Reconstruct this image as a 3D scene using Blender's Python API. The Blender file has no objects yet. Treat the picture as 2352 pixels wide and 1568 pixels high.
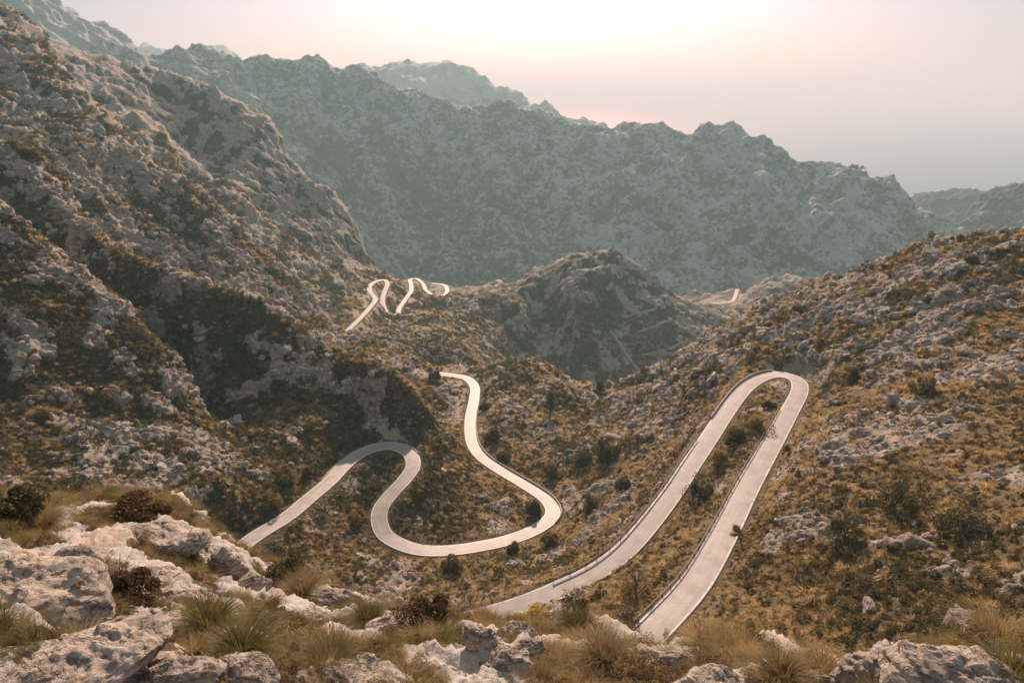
import bpy, math, random, time
import numpy as np
T0 = time.time()
random.seed(7); RNG = np.random.default_rng(7)
SC = bpy.context.scene
COL = SC.collection
rad = math.radians

# ------------------------------------------------------------------ camera
# photograph coordinates used below are in a 2352 x 1568 frame
FPX, CX, CY = 1568.0, 1176.0, 784.0
PITCH = math.atan((784 - 215) / 1568.0)
SP, CP = math.sin(PITCH), math.cos(PITCH)
cam_d = bpy.data.cameras.new('camera'); cam = bpy.data.objects.new('camera', cam_d); COL.objects.link(cam)
cam_d.sensor_width = 36; cam_d.lens = 24; cam_d.clip_start = 0.2; cam_d.clip_end = 200000
cam.location = (0, 0, 0); cam.rotation_euler = (math.pi / 2 - PITCH, 0, 0)
SC.camera = cam
cam_d.dof.use_dof = True; cam_d.dof.focus_distance = 160; cam_d.dof.aperture_fstop = 2.8
SC.view_settings.view_transform = 'Standard'; SC.view_settings.look = 'None'
SC.view_settings.exposure = 0.95; SC.view_settings.gamma = 1
SC.render.film_transparent = False
SC.cycles.use_denoising = True
SC.cycles.max_bounces = 6; SC.cycles.diffuse_bounces = 3; SC.cycles.glossy_bounces = 2
SC.cycles.transmission_bounces = 3; SC.cycles.transparent_max_bounces = 8; SC.cycles.volume_bounces = 1
SC.cycles.use_adaptive_sampling = True; SC.cycles.adaptive_threshold = 0.02
SC.cycles.sample_clamp_indirect = 6

# ------------------------------------------------------------------ light
SUN_EL, SUN_AZ = 26.0, 3.0          # degrees above the horizon, degrees right of +Y
w = bpy.data.worlds.new('World'); SC.world = w; w.use_nodes = True
nt = w.node_tree; nt.nodes.clear()
sky = nt.nodes.new('ShaderNodeTexSky'); sky.sky_type = 'NISHITA'; sky.sun_disc = False
sky.sun_elevation = rad(SUN_EL); sky.sun_rotation = rad(SUN_AZ)
sky.altitude = 500; sky.air_density = 1.0; sky.dust_density = 3.0; sky.ozone_density = 1.0
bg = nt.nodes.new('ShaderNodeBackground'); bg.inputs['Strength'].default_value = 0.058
tint = nt.nodes.new('ShaderNodeMix'); tint.data_type = 'RGBA'; tint.blend_type = 'MULTIPLY'
tint.inputs['Factor'].default_value = 1.0; tint.inputs[7].default_value = (0.58, 0.56, 0.74, 1)
outw = nt.nodes.new('ShaderNodeOutputWorld')
nt.links.new(sky.outputs[0], tint.inputs[6])
# pale blue-green fill added to the upper dome, above the view, for shaded rock
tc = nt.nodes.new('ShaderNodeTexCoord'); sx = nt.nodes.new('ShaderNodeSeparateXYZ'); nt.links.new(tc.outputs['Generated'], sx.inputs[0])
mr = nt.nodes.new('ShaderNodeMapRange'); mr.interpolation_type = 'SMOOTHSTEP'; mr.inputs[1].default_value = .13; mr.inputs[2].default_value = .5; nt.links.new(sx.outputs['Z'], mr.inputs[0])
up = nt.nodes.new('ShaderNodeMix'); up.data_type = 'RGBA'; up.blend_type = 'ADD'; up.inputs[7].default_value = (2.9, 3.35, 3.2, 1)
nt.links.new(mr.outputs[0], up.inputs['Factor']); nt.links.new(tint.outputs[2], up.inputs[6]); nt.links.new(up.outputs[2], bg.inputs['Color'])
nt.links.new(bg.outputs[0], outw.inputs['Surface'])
sl = bpy.data.lights.new('sun', 'SUN'); sl.energy = 4.9; sl.angle = rad(1.0); sl.color = (1.0, 0.79, 0.60)
so = bpy.data.objects.new('sun', sl); COL.objects.link(so)
# a sun lamp shines along its -Z: tilt it so the light comes from (az, el) in front of the camera
so.rotation_euler = (-(math.pi / 2 - rad(SUN_EL)), 0, -rad(SUN_AZ))
so.rotation_mode = 'XYZ'

# ------------------------------------------------------------------ helpers
def tag(o, label=None, cat=None, group=None, kind=None):
    if label: o['label'] = label
    if cat: o['category'] = cat
    if group: o['group'] = group
    if kind: o['kind'] = kind
    return o

def P(x, y, r=None, z=None):
    a = (x - CX) / FPX; s = (CY - y) / FPX
    X, Y, Z = a, CP + s * SP, -SP + s * CP
    k = r / math.hypot(X, Y) if r is not None else z / Z
    return np.array([X * k, Y * k, Z * k])

def ss(e0, e1, x):
    t = np.clip((x - e0) / (e1 - e0 + 1e-9), 0, 1); return t * t * (3 - 2 * t)

_perm = RNG.permutation(256).astype(np.int32); _perm = np.concatenate([_perm, _perm, _perm[:4]])
_g = RNG.normal(size=(256, 3)).astype(np.float32); _g /= np.linalg.norm(_g, axis=1, keepdims=True)
_jit = RNG.random((256, 3)).astype(np.float32)

def _chunks(fn, P_, n=400000):
    if len(P_) <= n: return fn(P_)
    return np.concatenate([fn(P_[i:i + n]) for i in range(0, len(P_), n)])

def perlin(Q, lam, seed=0.0):
    def f(q):
        q = (q / lam + seed * 17.31).astype(np.float32)
        i = np.floor(q); d = q - i; i = i.astype(np.int32) & 255
        u = d * d * d * (d * (d * 6 - 15) + 10)
        r = 0
        for dx in (0, 1):
            hx = _perm[i[:, 0] + dx]; wx = u[:, 0] if dx else 1 - u[:, 0]
            for dy in (0, 1):
                hy = _perm[hx + ((i[:, 1] + dy) & 255)]; wy = u[:, 1] if dy else 1 - u[:, 1]
                for dz in (0, 1):
                    g = _g[_perm[hy + ((i[:, 2] + dz) & 255)]]
                    dot = g[:, 0] * (d[:, 0] - dx) + g[:, 1] * (d[:, 1] - dy) + g[:, 2] * (d[:, 2] - dz)
                    r = r + dot * wx * wy * (u[:, 2] if dz else 1 - u[:, 2])
        return r * 1.6
    return _chunks(f, Q)

def worley(Q, lam, seed=0.0):
    """distance to the nearest jittered cell point (0..~1) and that cell's random value"""
    def f(q):
        q = (q / lam + seed * 13.7).astype(np.float32)
        b = np.floor(q - 0.5); m = np.full(len(q), 9.0, np.float32); c = np.zeros(len(q), np.float32)
        for dx in (0, 1):
            for dy in (0, 1):
                for dz in (0, 1):
                    k = b + np.array([dx, dy, dz], np.float32); ki = k.astype(np.int32) & 255
                    h = _perm[_perm[_perm[ki[:, 0]] + ki[:, 1]] + ki[:, 2]]
                    e = k + 0.15 + 0.7 * _jit[h] - q
                    dd = e[:, 0] ** 2 + e[:, 1] ** 2 + e[:, 2] ** 2
                    s = dd < m; m = np.where(s, dd, m); c = np.where(s, _jit[h, 0], c)
        return np.stack([np.sqrt(m), c], 1)
    r = _chunks(f, Q); return r[:, 0], r[:, 1]

class RBF:
    def __init__(s, pts, vals, A=2.0, lam=1e-5):
        s.A = A; p = np.array(pts, float); p[:, 0] *= A
        v = np.array(vals, float); s.m = v.mean(); s.p = p
        d = np.sqrt(((p[:, None] - p[None]) ** 2).sum(-1))
        K = -d + 4.0; K[np.diag_indices(len(p))] += lam * 400
        s.w = np.linalg.solve(K, v - s.m)
    def __call__(s, th, lr):
        q = np.stack([np.ravel(th) * s.A, np.ravel(lr)], 1).astype(np.float32); out = np.empty(len(q), np.float32)
        p = s.p.astype(np.float32); w = s.w.astype(np.float32)
        for i in range(0, len(q), 20000):
            c = q[i:i + 20000]
            d = np.sqrt((c[:, 0:1] - p[:, 0]) ** 2 + (c[:, 1:2] - p[:, 1]) ** 2)
            out[i:i + 20000] = (4.0 - d) @ w + s.m
        return out.reshape(np.shape(th))

def resample(pts, step):
    p = np.array(pts, float); d = np.r_[0, np.cumsum(np.linalg.norm(np.diff(p[:, :2], axis=0), axis=1))]
    n = max(2, int(d[-1] / step) + 1); t = np.linspace(0, d[-1], n)
    return np.stack([np.interp(t, d, p[:, k]) for k in range(p.shape[1])], 1)

def smooth_path(pts, n=8):
    """Catmull-Rom through 3-D points"""
    p = np.array(pts, float); p = np.vstack([2 * p[0] - p[1], p, 2 * p[-1] - p[-2]]); out = []
    for i in range(1, len(p) - 2):
        for k in range(n):
            t = k / n
            out.append(0.5 * ((2 * p[i]) + (p[i + 1] - p[i - 1]) * t + (2 * p[i - 1] - 5 * p[i] + 4 * p[i + 1] - p[i + 2]) * t * t + (-p[i - 1] + 3 * p[i] - 3 * p[i + 1] + p[i + 2]) * t ** 3))
    out.append(p[-2]); return np.array(out)

# ------------------------------------------------------------------ measured terrain
ROADS = {
 'hairpin': [(1395,1562,-60.0),(1482,1465,-60.5),(1580,1360,-61.8),(1625,1295,-62.8),(1674,1205,-64.2),(1719,1115,-65.6),(1772,1020,-67),(1813,945,-68.2),(1836,900,-68.8),(1834,876,-69.1),(1812,863,-69.4),(1780,859,-69.7),(1748,867,-70),(1718,885,-70.3),(1690,915,-70.7),(1655,965,-71.3),(1622,1015,-71.9),(1588,1065,-72.5),(1552,1120,-73.2),(1500,1190,-74.1),(1440,1258,-75),(1370,1311,-75.9),(1285,1352,-76.8),(1200,1387,-77.6),(1114,1413,-78.5),(1020,1438,-79.5),(900,1470,-81),(780,1490,-82.5),(660,1480,-84),(570,1430,-85.5),(520,1350,-87),(530,1285,-88),(556,1254,-88.5),(600,1222,-89),(660,1185,-89.7),(712,1142,-90.4),(757,1104,-91),(795,1065,-91.7),(835,1038,-92.4),(878,1025,-93),(918,1028,-93.6),(944,1046,-94.1),(948,1072,-94.6),(928,1102,-95.2),(898,1134,-96),(874,1168,-96.8),(872,1200,-97.6),(886,1228,-98.4),(918,1248,-99.2),(960,1261,-100),(1010,1264,-100.9),(1060,1260,-101.8),(1110,1252,-102.7),(1160,1241,-103.6),(1215,1222,-104.6),(1258,1196,-105.6),(1270,1172,-106.4),(1256,1147,-107.2),(1228,1126,-108),(1190,1103,-109),(1148,1078,-110.2),(1108,1050,-111.6),(1087,1022,-112.8),(1080,990,-113.8),(1081,955,-114.8),(1089,915,-115.8),(1090,888,-116.4),(1073,869,-117),(1042,862,-117.6),(1005,857,-118.2)],
 'switchback': [(760,795,-147),(797,760,-150),(822,736,-151.3),(848,708,-152.8),(862,687,-154),(850,668,-155.5),(850,655,-156.5),(864,646,-158),(882,643,-159.3),(890,652,-160.5),(882,674,-162),(879,695,-163.5),(886,714,-165),(898,722,-166.4),(913,721,-167.4),(917,708,-168.5),(932,686,-170),(944,668,-171.5),(944,652,-173),(942,642,-174),(956,640,-175),(971,651,-176.3),(979,667,-178),(996,678,-179.5),(1014,679,-180.8),(1026,671,-181.8),(1026,661,-182.8),(1016,653,-183.8),(990,650,-185)],
 'far_bend': [(945,655,-330),(930,632,-315),(915,610,-301),(903,590,-288),(896,574,-277),(886,566,-272),(875,567,-273),(871,580,-281),(879,595,-291),(892,612,-302)],
 'far_road': [(1590,697,-238),(1620,695,-238.5),(1655,695,-239),(1680,692,-239.5),(1688,682,-240),(1691,672,-240.5),(1694,664,-241)],
}
ROADW = {'hairpin': 4.1, 'switchback': 3.9, 'far_bend': 6.5, 'far_road': 4.5}
ROAD3 = {k: smooth_path([P(x, y, z=z) for x, y, z in v], 10) for k, v in ROADS.items()}

# crest lines: (x, y, r) and how fast the ground falls away behind (slope drop per unit ln r)
CRESTS = [
 ([(3000,450,240),(2700,480,245),(2520,500,248),(2352,527,250),(2260,545,250),(2160,543,255),(2100,556,258),(2040,600,262),(1960,640,262),(1870,662,262),(1800,690,265),(1700,745,270),(1600,805,280),(1500,870,292),(1440,893,298),(1380,922,305)], .8),
 ([(1005,846,300),(1070,848,296),(1130,850,290),(1180,838,290),(1215,828,292),(1250,843,290),(1300,878,292),(1350,908,300),(1380,922,305)], .8),
 ([(-300,420,250),(0,475,216),(100,560,212),(200,640,207),(290,700,202),(350,780,194),(420,860,186),(445,935,176)], .5),
 ([(-300,200,320),(0,325,290),(60,350,285),(130,410,280),(180,480,272),(240,550,245),(300,600,232),(450,655,224),(600,692,217),(660,740,212),(760,800,206),(880,842,194),(950,890,190),(985,935,187)], .5),
 ([(60,70,600),(100,100,570),(150,176,530),(212,242,500),(267,302,460),(353,390,420),(428,418,410),(504,469,405),(544,509,400),(580,544,400),(655,605,400),(720,675,395),(738,715,385)], .45),
 ([(-400,-60,880),(-150,0,860),(0,45,850),(60,80,840),(130,112,830),(250,145,820),(330,160,810),(400,172,800),(500,212,790),(560,245,780),(610,268,770),(640,330,760),(700,395,750),(750,435,740),(795,478,735),(822,515,730),(838,575,720),(855,620,710),(890,645,705),(935,655,700)], .5),
 ([(1045,668,690),(1080,652,695),(1108,660,700),(1130,634,700),(1150,648,700),(1182,660,700),(1205,640,700),(1238,612,700),(1262,622,700),(1300,594,705),(1328,582,700),(1350,588,700),(1378,566,705),(1406,564,700),(1430,576,700),(1448,600,700),(1478,616,705),(1500,638,710),(1520,655,720),(1560,678,740)], .5),
 ([(1700,680,870),(1735,655,880),(1780,638,900),(1830,630,900),(1880,643,900),(1930,665,900)], .4),
]
# points on the visible surface (x, y, r)
PTS_R = [
 (2352,700,190),(2352,900,135),(2352,1050,105),(2352,1200,85),(2352,1380,66),(2352,1500,55),(2700,700,190),(2700,1000,110),(2700,1300,70),
 (2000,700,215),(2100,850,152),(2100,1000,117),(2100,1150,93),(2100,1300,75),(2050,1450,62),(1950,800,178),(1900,1000,122),(1860,1150,98),(1800,1300,79),(1740,1450,65),(1650,1560,57),(2000,1560,54),
 (1750,800,192),(1650,850,202),(1600,900,200),(1500,950,213),(1450,1000,205),(1560,1000,182),(1500,1000,180),(1400,1000,200),(1350,1050,187),
 (1450,1090,160),(1450,1160,138),(1350,1120,168),(1350,1200,144),(1250,1000,215),(1150,900,250),(1200,960,225),(1300,950,245),
 (1200,1300,122),(1000,1320,119),(850,1330,119),(700,1300,121),(1350,1270,125),(1050,1380,104),(850,1400,106),
 (500,1100,141),(300,1100,143),(100,1100,145),(-200,1100,145),(300,1250,112),(0,1250,112),(-200,1300,100),
 (430,965,172),(700,1000,174),(600,900,196),(750,900,191),(500,800,212),(850,965,184),(900,985,182),(950,1000,181),(830,1000,180),(560,1000,173),
 (0,700,189),(0,900,170),(0,1000,158),(150,800,180),(200,950,167),(300,900,173),(-300,700,200),(-300,900,170),(350,1000,160),
 (450,600,372),(600,645,380),(300,520,372),(150,400,375),(700,722,374),(100,300,420),(0,250,440),(200,400,385),
 (850,790,330),(950,820,315),(900,760,400),(1000,760,420),(1050,825,345),(1000,720,520),(760,745,400),(1085,815,400),
 (450,370,710),(400,330,700),(300,300,620),(450,420,640),(550,480,600),(650,500,665),(700,580,610),(780,650,560),(100,170,690),(800,600,660),(840,635,620),(500,300,740),(600,380,690),(350,230,760),(700,470,690),(560,430,640),(380,300,650),
 (1100,700,618),(1350,700,608),(1150,750,610),(1300,800,586),(1200,800,590),(1500,850,575),(1600,780,640),(1450,700,650),(1550,740,652),(1250,700,645),(1190,690,615),(1400,690,640),(1300,660,640),(1390,640,655),(1440,650,672),(1320,740,590),(1230,750,630),(1400,760,620),(1640,710,770),(1720,700,790),(1760,690,800),(1400,860,560),(1300,860,560),(1450,800,592),
 (1600,660,940),(1690,655,920),
]
# ground that other ground hides (x for the bearing, r, z)
PTS_H = [
 (1176,30,-52),(0,30,-52),(2352,30,-46),(600,30,-54),(1800,30,-50),(-300,30,-52),(2700,30,-46),(1176,55,-66),(600,60,-70),(0,60,-70),(1600,45,-55),(2352,42,-46),(300,85,-80),(0,90,-80),(-300,80,-78),
 (1250,360,-200),(1400,360,-210),(1550,380,-225),(1700,400,-230),(1900,400,-225),(2100,400,-230),(2352,400,-235),(2700,400,-235),
 (1300,470,-250),(1450,470,-255),(1200,470,-225),(1350,540,-265),(1500,540,-265),(1700,600,-245),(2000,600,-260),(2352,600,-270),(1900,780,-285),(2352,800,-300),(2700,700,-290),
 (1176,800,-240),(1400,850,-255),(1500,860,-255),
 (900,470,-162),(850,450,-157),(930,500,-169),(870,490,-163),(1000,850,-255),(1150,900,-275),(1300,950,-295),(950,1000,-300),(1150,1050,-320),(1400,1050,-330),(900,1200,-330),(1100,1200,-350),(1300,1200,-350),(1500,1200,-350),(1800,1200,-340),(2100,1200,-350),(2400,1200,-360),(2800,1200,-360),
 (1700,1000,-310),(2000,1000,-330),(2352,1000,-340),
 (600,1200,-250),(300,1200,-60),(0,1200,0),(-300,1200,0),(300,950,-20),(0,960,20),(600,940,-170),(750,880,-235),(850,950,-290),(850,1100,-330),(880,800,-235),
]
def th_lr(v): return math.atan2(v[0], v[1]), math.log(math.hypot(v[0], v[1]))
def main_controls():
    p, v = [], []
    def add(q, dlr=0, dt=0):
        th, lr = th_lr(q); p.append((th, lr + dlr)); v.append(q[2] / math.exp(lr) - dt)
    for line, fall in CRESTS:
        for x, y, r in resample(line, 28):
            q = P(x, y, r); add(q); add(q, .05, .035 * fall); add(q, .13, .13 * fall)
    for x, y, r in PTS_R: add(P(x, y, r))
    for x, r, z in PTS_H:
        q = P(x, 784, r); q[2] = z; add(q)
    for k, path in ROAD3.items():
        if k == 'far_bend': continue
        d = np.r_[0, np.cumsum(np.linalg.norm(np.diff(path, axis=0), axis=1))]
        n = int(d[-1] / (7 if k == 'hairpin' else 14)) + 2
        for t in np.linspace(0, d[-1], n):
            add(np.array([np.interp(t, d, path[:, i]) for i in range(3)]))
    return p, v

class Surf:
    """coarse polar table of t = z / r, read back bilinearly"""
    def __init__(s, rbf, th0, th1, r0, r1, n=460, m=460):
        s.th = np.linspace(th0, th1, n); s.lr = np.linspace(math.log(r0), math.log(r1), m)
        a, b = np.meshgrid(s.th, s.lr, indexing='ij'); s.T = rbf(a, b)
    def t(s, th, lr):
        n, m = s.T.shape
        a = np.clip((th - s.th[0]) / (s.th[-1] - s.th[0]) * (n - 1), 0, n - 1.001); b = np.clip((lr - s.lr[0]) / (s.lr[-1] - s.lr[0]) * (m - 1), 0, m - 1.001)
        i = a.astype(int); j = b.astype(int); u = a - i; v = b - j; T = s.T
        return T[i, j] * (1 - u) * (1 - v) + T[i + 1, j] * u * (1 - v) + T[i, j + 1] * (1 - u) * v + T[i + 1, j + 1] * u * v
    def rows(s, th, m, base=120.0, hid=.35):
        """radial samples per column, spaced by what an eye at the viewpoint resolves"""
        lr = np.linspace(s.lr[0], s.lr[-1], 400); A, B = np.meshgrid(th, lr, indexing='ij'); t = s.t(A, B)
        mx = np.maximum.accumulate(t, 1); dt = np.abs(np.diff(t, axis=1)) * 683
        w = np.sqrt(dt ** 2 + (np.diff(lr) * base)[None] ** 2) * np.where(t[:, 1:] < mx[:, 1:] - .004, hid, 1)
        k = 25; c = np.cumsum(np.pad(w, ((k, k + 1), (0, 0)), mode='edge'), 0); w = (c[2 * k + 1:] - c[:-2 * k - 1])[:len(th)] / (2 * k + 1)
        c = np.concatenate([np.zeros((len(th), 1)), np.cumsum(w, 1)], 1); c /= c[:, -1:]
        u = np.linspace(0, 1, m); return np.stack([np.interp(u, c[i], lr) for i in range(len(th))])

def grid_mesh(name, V, n, m, attrs, mats, smooth=True):
    idx = np.arange(n * m).reshape(n, m)
    q = np.stack([idx[:-1, :-1], idx[1:, :-1], idx[1:, 1:], idx[:-1, 1:]], -1).reshape(-1, 4)[:, ::1]
    me = bpy.data.meshes.new(name); me.vertices.add(n * m); me.vertices.foreach_set('co', V.astype(np.float32).ravel())
    me.loops.add(q.size); me.loops.foreach_set('vertex_index', q.ravel().astype(np.int32))
    me.polygons.add(len(q)); me.polygons.foreach_set('loop_start', (np.arange(len(q)) * 4).astype(np.int32))
    me.polygons.foreach_set('loop_total', np.full(len(q), 4, np.int32))
    me.polygons.foreach_set('use_smooth', np.full(len(q), smooth, bool))
    for k, a in attrs.items():
        at = me.attributes.new(k, 'FLOAT', 'POINT'); at.data.foreach_set('value', a.astype(np.float32).ravel())
    me.update(); me.validate() if False else None
    for mt in mats: me.materials.append(mt)
    o = bpy.data.objects.new(name, me); COL.objects.link(o); return o

def normals(V, n, m):
    G = V.reshape(n, m, 3); du = np.gradient(G, axis=0); dv = np.gradient(G, axis=1)
    N = np.cross(du, dv); N /= np.linalg.norm(N, axis=2, keepdims=True) + 1e-9
    N[N[..., 2] < 0] *= -1
    return N.reshape(-1, 3)

# ------------------------------------------------------------------ materials
def newmat(name):
    m = bpy.data.materials.new(name); m.use_nodes = True; m.node_tree.nodes.clear(); return m, m.node_tree
class NB:
    def __init__(s, t): s.t = t
    def n(s, k, **kw):
        x = s.t.nodes.new(k)
        for a, b in kw.items():
            if a in ('i',): 
                for q, v in b.items():
                    if isinstance(v, bpy.types.NodeSocket): s.t.links.new(v, x.inputs[q])
                    else: x.inputs[q].default_value = v
            else: setattr(x, a, b)
        return x
    def noise(s, scale, detail=4, rough=.55, vec=None, dist=0):
        i = {'Scale': scale, 'Detail': detail, 'Roughness': rough, 'Distortion': dist}
        if vec is not None: i['Vector'] = vec
        return s.n('ShaderNodeTexNoise', i=i).outputs[0]
    def math(s, op, a, b=0.0, clamp=False):
        return s.n('ShaderNodeMath', operation=op, use_clamp=clamp, i={0: a, 1: b}).outputs[0]
    def step(s, v, a, b):
        return s.n('ShaderNodeMapRange', interpolation_type='SMOOTHSTEP', i={0: v, 1: a, 2: b}).outputs[0]
    def mix(s, f, a, b):
        return s.n('ShaderNodeMix', data_type='RGBA', i={0: f, 6: a, 7: b}).outputs[2]
    def attr(s, k): return s.n('ShaderNodeAttribute', attribute_name=k).outputs['Fac']
    def pos(s): return s.n('ShaderNodeTexCoord').outputs['Object']

def c4(r, g, b): return (r, g, b, 1)
def terrain_mat(name, near=1.0, rockc=(.33, .278, .225), rockd=(.105, .086, .068), veg=(.034, .027, .013), dry=(.125, .088, .04), bump=1.0, soft=0.0):
    """limestone, scrub and dry grass; 'near' scales the size of the pattern"""
    m, t = newmat(name); b = NB(t); p = b.pos()
    rock = b.attr('rock'); och = b.attr('ochre'); rel = b.attr('relief')
    sc = b.n('ShaderNodeVectorMath', operation='SCALE', i={0: p, 'Scale': 1.0 / near}).outputs[0]
    n1 = b.noise(.55, 6, .62, sc); n2 = b.noise(2.2, 5, .65, sc); n3 = b.noise(.09, 4, .6, sc); n4 = b.noise(7.0, 4, .7, sc)
    v = b.math('ADD', b.math('MULTIPLY', b.math('SUBTRACT', n1, .5), 1.45), b.math('MULTIPLY', b.math('SUBTRACT', n2, .5), .9))
    v = b.math('ADD', v, b.math('MULTIPLY', b.math('SUBTRACT', b.noise(.17, 3, .6, sc, .5), .5), 1.1))
    f = b.step(b.math('ADD', rock, v), .38 - soft, .60 + soft)
    rc = b.mix(b.step(b.math('ADD', b.math('MULTIPLY', n1, .5), b.math('MULTIPLY', n4, .5)), .36, .62), c4(*rockd), c4(*rockc))
    rc = b.mix(b.math('MULTIPLY', b.step(n3, .52, .66), b.math('ADD', b.math('MULTIPLY', och, .5), .25)), rc, c4(.34, .20, .11))
    rc = b.mix(b.math('MULTIPLY', b.step(b.noise(1.1, 3, .5, sc, .6), .60, .72), .5), rc, c4(.10, .095, .085))
    og = b.step(b.math('ADD', och, b.math('ADD', b.math('MULTIPLY', b.math('SUBTRACT', n2, .5), 1.6), b.math('MULTIPLY', b.math('SUBTRACT', n3, .5), 1.2))), .30, .75)
    vc = b.mix(og, c4(*veg), c4(*dry))
    vc = b.mix(b.math('MULTIPLY', b.step(n4, .45, .7), .45), vc, c4(.12, .085, .05))
    col = b.mix(f, vc, rc)
    bp = b.n('ShaderNodeBump', i={'Strength': .8, 'Distance': .5 * bump * near, 'Height': b.math('ADD', n1, b.math('MULTIPLY', n2, .45))})
    bp2 = b.n('ShaderNodeBump', i={'Strength': .7, 'Distance': .10 * bump * near, 'Height': n4, 'Normal': bp.outputs[0]})
    bs = b.n('ShaderNodeBsdfPrincipled', i={'Base Color': col, 'Roughness': .9, 'Normal': bp2.outputs[0], 'Specular IOR Level': .15})
    o = b.n('ShaderNodeOutputMaterial', i={0: bs.outputs[0]}); return m

def asphalt_mat():
    m, t = newmat('pinkish_asphalt'); b = NB(t); p = b.pos(); ac = b.attr('across')  # pinkish albedo of the road surface itself
    n1 = b.noise(.35, 5, .6, p); n2 = b.noise(9, 3, .6, p)
    al = b.n('ShaderNodeCombineXYZ', i={0: b.math('MULTIPLY', ac, 1.6), 1: b.math('MULTIPLY', b.attr('along'), .035), 2: 0.0}).outputs[0]
    st = b.noise(2.2, 4, .6, al)
    c = b.mix(b.step(n1, .35, .65), c4(.185, .155, .138), c4(.265, .222, .198))
    c = b.mix(b.math('MULTIPLY', b.step(st, .46, .62), .5), c, c4(.165, .14, .127))
    c = b.mix(b.math('MULTIPLY', b.step(n2, .55, .75), .25), c, c4(.16, .14, .13))
    vor = b.n('ShaderNodeTexVoronoi', feature='DISTANCE_TO_EDGE', i={'Vector': p, 'Scale': .11}).outputs[0]
    c = b.mix(b.math('MULTIPLY', b.step(vor, .012, .004), b.math('MULTIPLY', b.step(n1, .5, .6), .5)), c, c4(.09, .08, .075))
    e = b.math('ABSOLUTE', b.math('SUBTRACT', b.math('ABSOLUTE', ac), .90))
    c = b.mix(b.math('MULTIPLY', b.step(e, .035, .02), b.step(b.noise(1.4, 3, .6, p), .36, .5)), c, c4(.62, .60, .56))
    bp = b.n('ShaderNodeBump', i={'Strength': .25, 'Distance': .03, 'Height': n2})
    bs = b.n('ShaderNodeBsdfPrincipled', i={'Base Color': c, 'Roughness': .62, 'Normal': bp.outputs[0], 'Specular IOR Level': .45})
    b.n('ShaderNodeOutputMaterial', i={0: bs.outputs[0]}); return m

def leaf_mat(name, ca, cb, trans=.35, rough=.7):
    m, t = newmat(name); b = NB(t)
    oi = b.n('ShaderNodeObjectInfo'); lr_ = b.attr('tint')
    f = b.math('ADD', b.math('MULTIPLY', oi.outputs['Random'], .55), b.math('MULTIPLY', lr_, .5), True)
    c = b.mix(f, c4(*ca), c4(*cb))
    d = b.n('ShaderNodeBsdfPrincipled', i={'Base Color': c, 'Roughness': rough, 'Specular IOR Level': .2})
    tr = b.n('ShaderNodeBsdfTranslucent', i={'Color': c})
    mx = b.n('ShaderNodeMixShader', i={0: trans, 1: d.outputs[0], 2: tr.outputs[0]})
    b.n('ShaderNodeOutputMaterial', i={0: mx.outputs[0]}); return m

def plain_mat(name, ca, cb=None, rough=.8, scale=8, metal=0.0, bump=.02):
    m, t = newmat(name); b = NB(t); p = b.pos(); n1 = b.noise(scale, 5, .6, p)
    c = b.mix(b.step(n1, .35, .65), c4(*ca), c4(*(cb or ca)))
    bp = b.n('ShaderNodeBump', i={'Strength': .5, 'Distance': bump, 'Height': n1})
    bs = b.n('ShaderNodeBsdfPrincipled', i={'Base Color': c, 'Roughness': rough, 'Metallic': metal, 'Normal': bp.outputs[0]})
    b.n('ShaderNodeOutputMaterial', i={0: bs.outputs[0]}); return m

def rock_mat():
    m, t = newmat('weathered_limestone'); b = NB(t); p = b.pos(); sh = b.attr('relief')
    n1 = b.noise(1.6, 6, .65, p); n2 = b.noise(7, 6, .7, p); n3 = b.noise(30, 4, .7, p)
    c = b.mix(b.step(b.math('ADD', b.math('MULTIPLY', n1, .5), b.math('MULTIPLY', n2, .5)), .38, .60), c4(.22, .172, .135), c4(.45, .365, .295))
    c = b.mix(b.math('MULTIPLY', b.step(n1, .55, .7), .45), c, c4(.42, .30, .20))
    c = b.mix(b.math('MULTIPLY', b.step(n2, .54, .64), .6), c, c4(.13, .12, .105))
    c = b.mix(b.math('MULTIPLY', b.step(b.noise(3.1, 4, .6, p, .4), .62, .72), .7), c, c4(.36, .20, .08))
    wv = b.n('ShaderNodeMapping', i={'Vector': p, 'Rotation': (.5, .35, .2), 'Scale': (.5, 1.0, 2.6)}).outputs[0]
    n5 = b.noise(1.4, 5, .6, wv, .8); ck = b.math('ABSOLUTE', b.math('SUBTRACT', n5, .5))
    h = b.math('ADD', b.math('ADD', n2, b.math('MULTIPLY', n3, .35)), b.math('MULTIPLY', b.step(ck, 0, .03), .6))
    c = b.mix(b.math('MULTIPLY', b.step(ck, .014, .0), .75), c, c4(.11, .09, .07))
    bp = b.n('ShaderNodeBump', i={'Strength': .9, 'Distance': .07, 'Height': h})
    bs = b.n('ShaderNodeBsdfPrincipled', i={'Base Color': c, 'Roughness': .88, 'Normal': bp.outputs[0], 'Specular IOR Level': .2})
    b.n('ShaderNodeOutputMaterial', i={0: bs.outputs[0]}); return m

def sea_mat():
    m, t = newmat('sea_water'); b = NB(t); p = b.pos()
    mp = b.n('ShaderNodeMapping', i={'Vector': p, 'Scale': (.6, 1.6, 1)}).outputs[0]
    h = b.math('ADD', b.noise(.02, 6, .65, mp), b.math('MULTIPLY', b.noise(.0022, 3, .5, mp), 3))
    bp = b.n('ShaderNodeBump', i={'Strength': .6, 'Distance': 6.0, 'Height': h})
    bs = b.n('ShaderNodeBsdfPrincipled', i={'Base Color': c4(.04, .09, .11), 'Roughness': .42, 'IOR': 1.33, 'Normal': bp.outputs[0]})
    b.n('ShaderNodeOutputMaterial', i={0: bs.outputs[0]}); return m

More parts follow.
